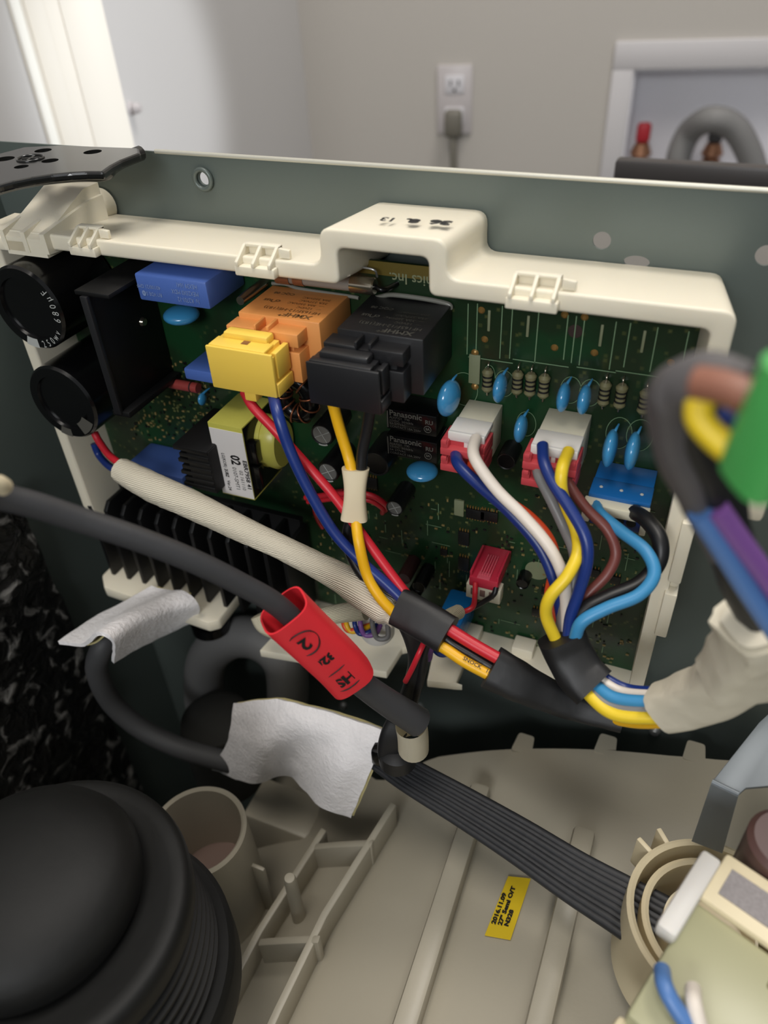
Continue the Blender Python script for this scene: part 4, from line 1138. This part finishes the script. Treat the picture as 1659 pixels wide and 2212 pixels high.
# crimson header leads and small sleeve
wire([(1027, 1258, -.0265), (1026, 1282, -.030), (1022, 1310, -.032), (1000, 1322, -.036), (980, 1322, -.040)], .0016, w_red, 'thin red wire from the crimson header')
wire([(1072, 1268, -.0255), (1066, 1285, -.028), (1045, 1300, -.029), (1010, 1318, -.033), (982, 1326, -.040)], .0016, w_black, 'thin black wire from the crimson header')
tube('ribbed_sleeve', pts([(990, 1322, -.039), (970, 1332, -.048), (945, 1350, -.060)]), .0038, ribbed, label='short white sleeve on the thin red and black wires', cat='cable sleeve', seg=20)
# blue plug, gray coil etc under the harness
q = P(985, 1335, y=-.020)
bm = bm_new(); put_box(bm, q.x - .0085, q.x + .006, -.030, -.004, q.z - .012, q.z + .006, .002)
add('blue_wrapper', bm, mat('blue_film', (16, 92, 150), .25, bump=.6, scale=120), smooth=40, label='blue plastic lump behind the small white sleeve', cat='wrapper')
q = P(800, 1340, y=-.035)
t = thing('white_coupler', q, 'round white coupler under the braided sleeve', 'connector')
bm = bm_new(); put_lathe(bm, [(0, -.010), (.0085, -.010), (.0095, -.008), (.0095, .004), (0, .006)], q + Vector((.004, 0, 0)), 'z', 28)
add('coupler_body', bm, whitefront, t, smooth=35)
for i, (m_, dx, lb2) in enumerate(((w_orange, 0, 'short orange wire loop under the ribbed sleeve'), (w_yellow, 6, 'short yellow wire loop under the ribbed sleeve'), (w_blue, 24, 'short dark blue wire loop beside the white coupler'), (w_purple, 36, 'short purple wire loop beside the white coupler'), (w_grey, 62, 'grey wire curling under the white coupler'))):
    wire([(748 + dx, 1325, -.040), (742 + dx, 1345, -.048), (752 + dx, 1362 + dx * .25, -.050), (775 + dx, 1358 + dx * .3, -.048), (800 + dx * .6, 1350, -.042)], .0016, m_, lb2)
wire([(935, 1372, -.055), (928, 1400, -.060), (924, 1422, -.060)], .0026, w_purple, 'purple wire end hanging below the black tape')
wire([(948, 1375, -.050), (940, 1395, -.054), (955, 1410, -.054), (985, 1400, -.050)], .0028, w_blue, 'blue wire curl hanging below the black tape')
wire([(965, 1385, -.050), (985, 1405, -.052), (1010, 1405, -.050), (1030, 1392, -.046)], .0032, w_grey, 'grey wire curl below the yellow wires')

# ---- black corrugated lead with red sleeve
cabp = [(-60, 1055, -.178), (0, 1072, -.172), (80, 1092, -.165), (180, 1125, -.157), (300, 1165, -.148), (420, 1213, -.139), (520, 1262, -.131), (605, 1312, -.124), (690, 1395, -.117), (760, 1460, -.111), (830, 1512, -.105), (905, 1560, -.099)]
tube('black_cable', pts(cabp), lambda t: .0044 + max(0, t - .7) * .0085, mat('black_cable_jacket', (56, 56, 58), .5, bump=.1), label='thick black cable crossing the left half of the picture', cat='cable', seg=20)
tube('cream_end', pts([(-40, 1040, -.181), (-5, 1045, -.177), (8, 1052, -.175)]), .0028, collarm, label='cream tube end at the left end of the black cable', cat='collar', seg=16)
rs = thing('red_sleeve', P(690, 1395, y=-.117), 'red shrink sleeve with hand stamped marks on the black cable', 'cable sleeve')
bm = bm_new(); rp = pts([(612, 1318, -.1235), (650, 1355, -.1205), (692, 1395, -.117), (730, 1432, -.1135), (757, 1462, -.111)])
put_tube(bm, rp, .0104, 28, cap=False, flat=NV, thick=.0092)
ax = (rp[-1] - rp[0]).normalized()
bmesh.ops.recalc_face_normals(bm, faces=bm.faces)
bmesh.ops.solidify(bm, geom=list(bm.faces), thickness=.0008)
add('sleeve_tube', bm, redsleeve, rs, smooth=60)
nv = Vector(NV); nv = (nv - ax * nv.dot(ax)).normalized()
side = ax.cross(nv).normalized()
if side.z < 0: side = -side      # towards the upper edge
mid = (rp[0] + rp[-1]) / 2; Lr = (rp[-1] - rp[0]).length
RR = .0107
def on_sleeve(s, a_): # s along, a_ angle round the sleeve from the front
    c_ = Vector(CAM); 
    return rp[0] + ax * (s * Lr) + nv * (RR * .90 * math.cos(a_)) + side * (RR * math.sin(a_))
def sleeve_text(st, size, s, a_, bold=.0003):
    cu2 = text('stamp', st, size, (0, 0, 0), (1, 0, 0), (0, 1, 0), ink, rs, align='CENTER', bold=bold)
    me = cu2.data; off = ORIG[cu2.name]
    bm = bmesh.new(); bm.from_mesh(me)
    bmesh.ops.subdivide_edges(bm, edges=[e for e in bm.edges if e.calc_length() > .0012], cuts=2)
    for v in bm.verts:
        x_, y_ = v.co.x + off.x, v.co.y + off.y
        # reading direction runs round the sleeve, letters' tops point back up the cable
        an = a_ - x_ / RR * 1.0
        v.co = on_sleeve(s + y_ / Lr, an) + nv * .0001
    bm.to_mesh(me); bm.free()
    cu2.location = -ORIG[rs.name]
    ORIG[cu2.name] = Vector((0, 0, 0))
sleeve_text('HS', .0078, .80, -.02)
sleeve_text('326', .0060, .50, -.05)
sleeve_text('2', .0086, .24, -.15)
for (s0, a_, rr) in ((.24, -.15, .0064),):
    bm = bm_new(); t = []
    for b_ in np.linspace(0, 2 * math.pi, 33)[:-1]:
        t.append(on_sleeve(s0 + rr * math.cos(b_) / Lr, a_ + rr * math.sin(b_) / RR) + nv * .0001)
    put_tube(bm, t, .00035, 6, fine=True, closed=True); add('stamp_ring', bm, ink, rs)
bm = bm_new(); t = []
for b_ in np.linspace(0, 2 * math.pi, 41)[:-1]:
    t.append(on_sleeve(.79 + .0062 * math.copysign(abs(math.cos(b_)) ** .6, math.cos(b_)) / Lr, .12 + .0092 * math.copysign(abs(math.sin(b_)) ** .6, math.sin(b_)) / RR) + nv * .0001)
put_tube(bm, t, .0003, 6, fine=True, closed=True); add('stamp_ring', bm, ink, rs)

# collar and black knob beneath
bm = bm_new(); put_tube(bm, pts([(888, 1566, -.099), (892, 1590, -.0985), (893, 1618, -.098)]), .0074, 24, cap=False)
bmesh.ops.solidify(bm, geom=list(bm.faces), thickness=.0007)
add('cream_collar', bm, mat('cream_fibre_tube', (236, 228, 206), .7, bump=.2), smooth=60, label='cream fibre tube collar below the black cable end', cat='collar')
t = thing('cable_clamp', P(855, 1635, y=-.092), 'black cable clamp knob where the flat cable starts', 'clamp')
q = P(858, 1622, y=-.094)
lathe('knob', [(0, .004), (.006, .0036), (.0095, .001), (.0095, -.008), (0, -.008)], q, 'z', tape, t, 28)
tube('strap', pts([(862, 1560, -.090), (848, 1590, -.094), (842, 1622, -.096), (852, 1650, -.096)]), .0062, tape, t, seg=16, flat=NV, thick=.004)
q = P(825, 1632, y=-.088)
box('lug', q.x - .005, q.x + .005, -.092, -.084, q.z - .006, q.z + .007, blackgl, t, bev=.002)

# flat ribbed drive cable
def flatcable():
    path = pts([(800, 1618, 'z', -.108), (880, 1672, 'z', -.106), (1000, 1742, 'z', -.104), (1120, 1815, 'z', -.102), (1240, 1893, 'z', -.100), (1340, 1952, 'z', -.098), (1420, 2000, 'z', -.097)])
    root = thing('flat_cable', path[3], 'wide flat black ribbed cable lying above the tub', 'cable')
    c = catmull(path, 8); n = 9; W = .0235
    for k_ in range(n):
        pth = []
        for i, p in enumerate(c):
            T = (c[min(i + 1, len(c) - 1)] - c[max(0, i - 1)]).normalized()
            tt = i / (len(c) - 1)
            s = Vector((0, 0, 1)).cross(T).normalized() * (.55 + .5 * tt)
            s = s + Vector((0, 0, .25))
            pth.append(p + s * W * ((k_ + .5) / n - .5) + Vector((0, 0, .0003 * math.sin(k_ * 2.3))))
        bm = bm_new(); put_tube(bm, pth, lambda t: .0016 + .0009 * t, 10, fine=True)
        add('strand', bm, mat('ribbed_rubber', (38, 39, 42), .5, bump=.2, scale=200) if k_ == 0 else MATS['ribbed_rubber'], root, smooth=60)
flatcable()

# ---- felt pads
def frows(rows): return [pts(r) for r in rows]
fp = thing('felt_pad', P(650, 1600, y=-.09), 'white felt pad draped over the hose in the middle', 'felt pad', 'white felt pads')
rows = frows([
    [(505, 1520, -.070), (590, 1510, -.074), (670, 1528, -.078), (750, 1550, -.080), (832, 1582, -.082)],
    [(500, 1555, -.076), (585, 1562, -.084), (665, 1580, -.086), (742, 1600, -.088), (815, 1622, -.088)],
    [(492, 1600, -.080), (570, 1620, -.092), (618, 1652, -.084), (715, 1660, -.096), (795, 1680, -.094)],
    [(458, 1662, -.080), (545, 1693, -.092), (622, 1676, -.082), (690, 1742, -.100), (757, 1768, -.098)]])
grid_patch('felt_sheet', rows, .0026, felt, fp, sub=10, jit=.0007)
rows2 = [[p + Vector((.0005, .003, -.0022)) for p in r] for r in rows]
grid_patch('backing', rows2, .0012, feltback, fp, sub=6, jit=.0004)
fp2 = thing('felt_pad', P(260, 1340, y=-.06), 'white felt tube around the black hose under the heat sink', 'felt pad', 'white felt pads')
rows = frows([
    [(128, 1392, -.098), (205, 1340, -.070), (280, 1300, -.050), (330, 1270, -.038)],
    [(182, 1396, -.100), (240, 1345, -.076), (310, 1305, -.054), (360, 1280, -.040)],
    [(214, 1374, -.106), (270, 1335, -.084), (340, 1305, -.060), (400, 1285, -.044)],
    [(242, 1388, -.104), (300, 1352, -.082), (370, 1325, -.058), (430, 1310, -.042)],
    [(240, 1428, -.094), (295, 1395, -.072), (350, 1368, -.050), (410, 1340, -.034)]])
grid_patch('felt_sheet', rows, .0022, felt, fp2, sub=8, jit=.0005)
rows2 = [[p + Vector((.001, .004, -.0028)) for p in r] for r in rows[:3]]
grid_patch('backing', rows2, .0010, feltback, fp2, sub=6, jit=.0003)
tube('rubber_hose', pts([(290, 1345, -.062), (240, 1375, -.078), (218, 1405, -.086), (210, 1450, -.088), (240, 1515, -.086), (300, 1570, -.084), (380, 1612, -.082), (470, 1640, -.080), (560, 1660, -.078)]), .0068, hosem, label='black rubber hose curving from one felt pad to the other', cat='hose', seg=20)
tube('grey_hose', pts([(448, 1560, -.010), (440, 1490, -.012), (450, 1420, -.008), (500, 1378, -.004), (565, 1382, -.002), (612, 1425, -.004), (622, 1490, -.006), (615, 1560, -.004)]), .0150, hose_grey, label='thick grey hose bending under the circuit board', cat='hose', seg=28)
q = P(455, 1345, y=-.012)
lathe('hose_clamp', [(.010, -.004), (.0135, -.004), (.0135, .004), (.010, .004), (.010, -.004)], q, 'z', blackgl, None, 28, label='black ring clamp under the heat sink tray', cat='clamp')
q = P(470, 1570, y=-.045)
lathe('foam_plug', [(0, 0), (.017, -.001), (.024, -.006), (.026, -.015), (.026, -.075), (0, -.075)], (q.x, q.y, q.z + .016), 'z', foamm, None, 40, label='dark foam stopper standing in the beige pipe', cat='foam')

# ================================================================ tub (drum casing), axis front to back
tub = thing('tub', (0.08, -.2, -.54), 'beige plastic outer tub with moulded ribs', 'tub')
TR, TXC, TZT = 0.40, 0.085, -0.137
def tz(x): 
    d = (x - TXC); return TZT - TR + math.sqrt(max(TR * TR - d * d, 0))
def on_tub(px, py, off=0.0):
    d = ray(px, py); t = .3
    for i in range(40):
        p = CAM + t * d; f = p[2] - tz(p[0]) - off; t += f / -d[2] * .8
    return Vector(CAM + t * d)
# back edge follows the photograph's rim
edge_px = [(-200, 1950), (300, 1740), (560, 1700), (820, 1690), (940, 1636), (1050, 1622), (1115, 1618), (1300, 1620), (1440, 1632), (1560, 1642), (1800, 1660)]
ep = sorted([(on_tub(*q).x, on_tub(*q).y) for q in edge_px])
exs = [e[0] for e in ep]; eys = [e[1] for e in ep]
bm = bm_new(); xs = np.linspace(-.26, .30, 90)
ys = np.linspace(0, 1, 36)
V = []
for x in xs:
    ye = float(np.interp(x, exs, eys)); row = []
    for s in ys:
        yy = ye + (-.55 - ye) * s
        drop = .0015 if yy < -.062 else 0.0
        drop = .0028 * min(1, max(0, (-.058 - yy) / .003))
        row.append(bm.verts.new((x, yy, tz(x) - drop)))
    V.append(row)
for i in range(len(xs) - 1):
    for j in range(len(ys) - 1): bm.faces.new((V[i][j], V[i + 1][j], V[i + 1][j + 1], V[i][j + 1]))
bmesh.ops.recalc_face_normals(bm, faces=bm.faces)
bmesh.ops.solidify(bm, geom=list(bm.faces), thickness=.004)
add('shell', bm, tubm, tub, smooth=35)
# locating tabs at the back rim
for (px, py) in ((1128, 1590), (1308, 1592), (1500, 1612)):
    q = on_tub(px, py + 30)
    ye = float(np.interp(q.x, exs, eys))
    bm = bm_new(); zz = tz(q.x)
    poly = rounded([(q.x - .0065, ye - .003), (q.x - .0048, ye + .011), (q.x + .0048, ye + .011), (q.x + .0060, ye - .003)], .002, 3)
    put_prism(bm, poly, 'z', zz - .004, zz, 0)
    add('rim_tab', bm, tubm, tub, smooth=35)
def tub_rib(path, h, w, name='rib', bev=.0008, base=.004):
    """upright wall along a path of (x, y)"""
    bm = bm_new(); L = []
    n = 10
    p = []
    for i in range(len(path) - 1):
        for k_ in range(n): 
            t = k_ / n; p.append((path[i][0] * (1 - t) + path[i + 1][0] * t, path[i][1] * (1 - t) + path[i + 1][1] * t))
    p.append(path[-1])
    for i, (x, y) in enumerate(p):
        a_ = p[max(0, i - 1)]; b_ = p[min(len(p) - 1, i + 1)]
        d = Vector((b_[0] - a_[0], b_[1] - a_[1])).normalized(); nn = Vector((-d.y, d.x)) * w / 2
        zt = tz(x) + h; zb = tz(x) - base
        L.append([bm.verts.new((x + nn.x, y + nn.y, zb)), bm.verts.new((x + nn.x, y + nn.y, zt)), bm.verts.new((x - nn.x, y - nn.y, zt)), bm.verts.new((x - nn.x, y - nn.y, zb))])
    for i in range(len(L) - 1):
        for k_ in range(4): bm.faces.new((L[i][k_], L[i + 1][k_], L[i + 1][(k_ + 1) % 4], L[i][(k_ + 1) % 4]))
    bm.faces.new(L[0]); bm.faces.new(L[-1][::-1])
    bmesh.ops.recalc_face_normals(bm, faces=bm.faces)
    es = [e for e in bm.edges if e.calc_face_angle(0) > 1.2]
    bmesh.ops.bevel(bm, geom=es, offset=w * .22, segments=2, affect='EDGES', profile=.5)
    return add(name, bm, tubm, tub, smooth=40)
H1 = .012
a = on_tub(1265, 1785, H1); b = on_tub(1150, 2212, H1); tub_rib([(a.x, a.y), (b.x, -.45)], H1, .0115)
a = on_tub(1040, 1690, H1); b = on_tub(910, 2212, H1); tub_rib([(a.x, a.y), (b.x, -.45)], H1, .0115)
tub_rib([(on_tub(1660, 1800, 0).x, on_tub(1640, 1760, 0).y), (on_tub(1660, 1800, 0).x, -.45)], .008, .006)
# ladder of two rails with rungs, at left
H2 = .020
ra = on_tub(850, 1735, H2); rb = on_tub(700, 1975, H2); rc = on_tub(600, 2180, H2)
tub_rib([(ra.x, ra.y), (rb.x, rb.y), (rc.x, rc.y), (rc.x, -.45)], H2, .0042, 'rail')
la_ = on_tub(700, 1790, H2); lb2 = on_tub(560, 2010, H2); lc = on_tub(470, 2180, H2)
tub_rib([(la_.x, la_.y), (lb2.x, lb2.y), (lc.x, lc.y), (lc.x, -.45)], H2, .0042, 'rail')
for (p1, p2) in (((680, 1828), (805, 1820)), ((560, 2035), (690, 2028))):
    a = on_tub(*p1, H2); b = on_tub(*p2, H2); tub_rib([(a.x, a.y), (b.x, b.y)], H2, .0042, 'rung')
q = on_tub(625, 1895, .045); q2 = on_tub(640, 1985, .002)
lathe('peg', [(0, q.z), (.0028, q.z - .0006), (.0034, q.z - .0025), (.0042, tz(q.x) - .004)], (q.x, q.y, 0), 'z', tubm, tub, 20)
# raised channel left of the ladder, under the felt
a = on_tub(600, 1720, .028); 
bm = bm_new(); zz = tz(a.x)
put_box(bm, a.x - .018, a.x + .048, a.y - .020, a.y + .012, zz - .03, zz + .026, .004)
add('moulded_box', bm, tubm, tub, smooth=40)
a = on_tub(900, 1660, .006)
box('moulded_rib', a.x - .012, a.x + .020, a.y - .0015, a.y + .0015, tz(a.x) - .01, tz(a.x) + .006, tubm, tub, bev=.001)
# yellow label
lc_ = on_tub(1097, 1958)
pA, pB, pC, pD = [on_tub(*q) for q in ((1098, 1890), (1147, 1895), (1103, 2028), (1047, 2018))]
ll = thing('paper_label', lc_, 'yellow paper label dated 2016.11.09 on the beige tub', 'label')
bm = bm_new(); vs = [bm.verts.new(p + Vector((0, 0, -.0016))) for p in (pA, pB, pC, pD)]
bm.faces.new(vs)
bmesh.ops.recalc_face_normals(bm, faces=bm.faces)
if list(bm.faces)[0].normal.z < 0: bmesh.ops.reverse_faces(bm, faces=bm.faces)
r_ = bmesh.ops.extrude_face_region(bm, geom=list(bm.faces)); bmesh.ops.translate(bm, vec=(0, 0, .0003), verts=[v for v in r_['geom'] if isinstance(v, bmesh.types.BMVert)])
add('label_paper', bm, labely, ll)
xd = ((pA - pD).normalized() + (pB - pC).normalized()).normalized(); yd = (pD - pC).normalized()
wd = (pC - pD).length; hd = (pA - pD).length
print('label size', wd, hd)
up = Vector((0, 0, -.0009))
sz = wd * .235
for i, (s, f0) in enumerate((('2016.11.09', .19), ('27" Semi O/T', .19), ('N328', .19))):
    base = pD.lerp(pA, f0) + (pC - pD) * (.16 + i * .25) 
    base = base + up
    text('label_print', s, sz * .98, base, xd, yd, ink, ll, bold=.00018, sx=hd * .66 / (sz * .56 * 10))

# beige pipe mouth
q = P(425, 1790, z=-.150)
cup = thing('pipe_socket', (q.x, q.y, -.24), 'beige open pipe socket beside the black rubber boot', 'pipe')
rc_ = .0275
lathe('pipe_wall', [(rc_ - .003, -.12), (rc_ - .003, -.002), (rc_ - .0015, 0), (rc_, -.002), (rc_ + .002, -.12)], q, 'z', tubm, cup, 56)
lathe('pipe_bottom', [(0, -.06), (rc_ - .003, -.06)], q, 'z', mat('brown_plastic', (120, 98, 88), .5), cup, 40)
q2 = P(525, 1880, z=-.19)
box('side_fin', q.x + rc_ - .002, q.x + rc_ + .008, q.y + .004, q.y + .0065, q.z - .09, q.z - .030, tubm, cup, bev=.001)

# black rubber boot with bellows
zb_ = -.035
bc = P(72, 1932, z=zb_); KB = .80
sp = lambda pr: [(r * KB, h * KB) for r, h in pr]
boot = thing('rubber_boot', (bc.x, bc.y, -.25), 'large black rubber bellows boot with domed cap', 'boot')
lathe('dome', sp([(0, .018), (.015, .0172), (.030, .0145), (.043, .0095), (.0505, .003), (.0530, -.003), (.0525, -.012), (.050, -.016)]), bc + Vector((-.006, .002, 0)), 'z', rubber, boot, 80, sm=60)
lathe('rim', sp([(.038, -.020), (.049, -.016), (.055, -.0155), (.060, -.013), (.0655, -.0125), (.069, -.0145), (.070, -.019), (.0695, -.029), (.0655, -.033), (.060, -.033)]), bc, 'z', rubber, boot, 80, sm=50)
prof = [(.060, -.033)]
for i in range(6):
    z_ = -.036 - i * .0085
    prof += [(.064, z_), (.0685 + .0006 * i, z_ - .0022), (.0685 + .0006 * i, z_ - .0042), (.064, z_ - .0062)]
prof += [(.058, -.10)]
lathe('bellows', sp(prof), bc, 'z', rubber, boot, 80, sm=50)
lathe('base_ring', sp([(.058, -.088), (.076, -.088), (.079, -.092), (.079, -.115), (.07, -.12)]), bc, 'z', rubber, boot, 80, sm=40)
a_ = math.radians(-38)
e0 = bc + Vector((math.cos(a_) * .0700 * KB, math.sin(a_) * .0700 * KB, -.020 * KB)); e1 = bc + Vector((math.cos(a_) * .0715 * KB, math.sin(a_) * .0715 * KB, -.058 * KB))
tube('seam', [e0, e0.lerp(e1, .5) + Vector((.001, 0, 0)), e1], .0009, rubber, boot, seg=8)

# ================================================================ round motor/pressure unit, lower right
zr = -.080
rcn = P(1545, 1985, z=zr)
rl = P(1352, 1960, z=zr); R1 = (rl - rcn).length
unit = thing('round_valve_unit', (rcn.x, rcn.y, -.13), 'round ivory plastic valve unit standing on the tub', 'valve unit')
lathe('outer_ring', [(R1 - .0035, -.040), (R1 - .0035, -.001), (R1 - .002, 0), (R1 - .0005, -.001), (R1, -.045)], rcn, 'z', creamhot, unit, 72)
R2 = R1 * .80
lathe('inner_ring', [(R2 - .0030, -.040), (R2 - .0030, -.005), (R2 - .0015, -.004), (R2, -.005), (R2, -.040)], rcn, 'z', creamhot, unit, 64)
lathe('inner_cup', [(0, -.018), (R2 * .55, -.018), (R2 * .62, -.010), (R2 * .66, -.010), (R2 * .70, -.030)], rcn, 'z', creamhot, unit, 64)
lathe('ring_floor', [(0, -.038), (R1 - .003, -.038)], rcn, 'z', tubm, unit, 48)
for an in (128, 143):
    a_ = math.radians(an); c = rcn + Vector((math.cos(a_) * (R1 + .003), math.sin(a_) * (R1 + .003), -.010))
    bm = bm_new(); put_box(bm, -.005, .004, -.0012, .0012, -.012, .008, .0006, M=Matrix.Translation(c) @ Matrix.Rotation(a_, 4, 'Z'))
    add('lug', bm, creamhot, unit, smooth=35)
# square module over it
zm = -.015
mA, mB, mC, mD = [P(*q, z=zm) for q in ((1522, 1830), (1760, 1960), (1700, 2300), (1420, 2060))]
mod = thing('valve_module', P(1570, 2040, z=-.06), 'ivory framed module with pale green case near the camera', 'module')
ex = (P(1659, 2035, z=zm) - P(1510, 1930, z=zm)).normalized(); ey = Vector((-ex.y, ex.x, 0))
o_ = P(1440, 2010, z=zm)
MM = Matrix((ex, ey, Vector((0, 0, 1)))).transposed().to_4x4(); MM.translation = o_
def uvm(px, py, z=zm):
    q = P(px, py, z=z) - Vector((o_.x, o_.y, z)); return q.dot(ex), q.dot(ey)
u_1, v_1 = uvm(1540, 1840)
def mbox(name, u0, u1, v0, v1, z0, z1, m_, bev=.001):
    bm = bm_new(); put_box(bm, u0, u1, v0, v1, z0 - zm, z1 - zm, bev, M=MM); return add(name, bm, m_, mod, smooth=35)
ua, va = uvm(1425, 2005); ub, vb = uvm(1525, 1840)
mbox('white_rib', -.0035, .0035, va - .0, vb, zm - .006, zm + .0015, whitefront, .0015)
tp, tv = uvm(1555, 1835); tp2, tv2 = uvm(1500, 1920)
mbox('top_plate', .003, .075, tv2 - .001, tv + .001, zm - .004, zm, creamhot, .0015)
l1, lv1 = uvm(1640, 1935)
lbx = mbox('data_label', .007, .075, (tv + tv2) / 2 - (tv - tv2) * .30, (tv + tv2) / 2 + (tv - tv2) * .28, zm, zm + .0004, mat('grey_label', (140, 134, 134), .6, var=.35, scale=3000), 0)
mbox('green_case', .002, .075, va - .028, tv2 - .001, zm - .045, zm - .0035, greenish, .002)
mbox('case_window', .030, .046, tv2 - .012, tv2 - .002, zm - .006, zm - .0030, mat('olive_window', (104, 94, 50), .4), .001)
mbox('case_skirt', .000, .075, va - .034, va - .026, zm - .055, zm - .010, creamhot, .002)
q = P(1690, 1850, z=-.02)
t_ = lathe('motor_can', [(0, .010), (.0115, .010), (.0135, .008), (.0135, -.030), (0, -.030)], q, 'z', browncap, mod, 40)
wire([(1430, 2095, 'z', -.014), (1436, 2130, 'z', -.010), (1462, 2180, 'z', -.012), (1520, 2260, 'z', -.018)], .0030, w_sky, 'blurred blue wire at the bottom right corner')
wire([(1497, 2135, 'z', -.014), (1500, 2170, 'z', -.011), (1520, 2250, 'z', -.016)], .0028, w_white, 'blurred white wire at the bottom right corner')

# galvanised bracket strap
zk = -.035
gb = thing('steel_bracket', P(1600, 1660, z=zk), 'galvanised steel bracket bent down to the round unit', 'bracket')
tpz = [P(*q, z=zk) for q in ((1760, 1450), (1640, 1560), (1538, 1688), (1596, 1716), (1612, 1702), (1659, 1698), (1760, 1690))]
bm = bm_new(); put_prism(bm, [(q.x, q.y) for q in tpz], 'z', zk - .0015, zk, .0004)
add('top_flange', bm, galv, gb, smooth=35)
A0, A1 = tpz[2], tpz[3]
B0, B1 = P(1496, 1812, y=A0.y - .006), P(1562, 1838, y=A1.y - .006)
bm = bm_new()
v = [bm.verts.new(p) for p in (A0 + Vector((0, 0, .0)), A1, B1, B0)]
bm.faces.new(v); bmesh.ops.recalc_face_normals(bm, faces=bm.faces)
bmesh.ops.solidify(bm, geom=list(bm.faces), thickness=.0015)
add('bent_leg', bm, galv, gb, smooth=35)
tube('fold', [A0, A1], .0012, galv, gb, seg=10, n=3)
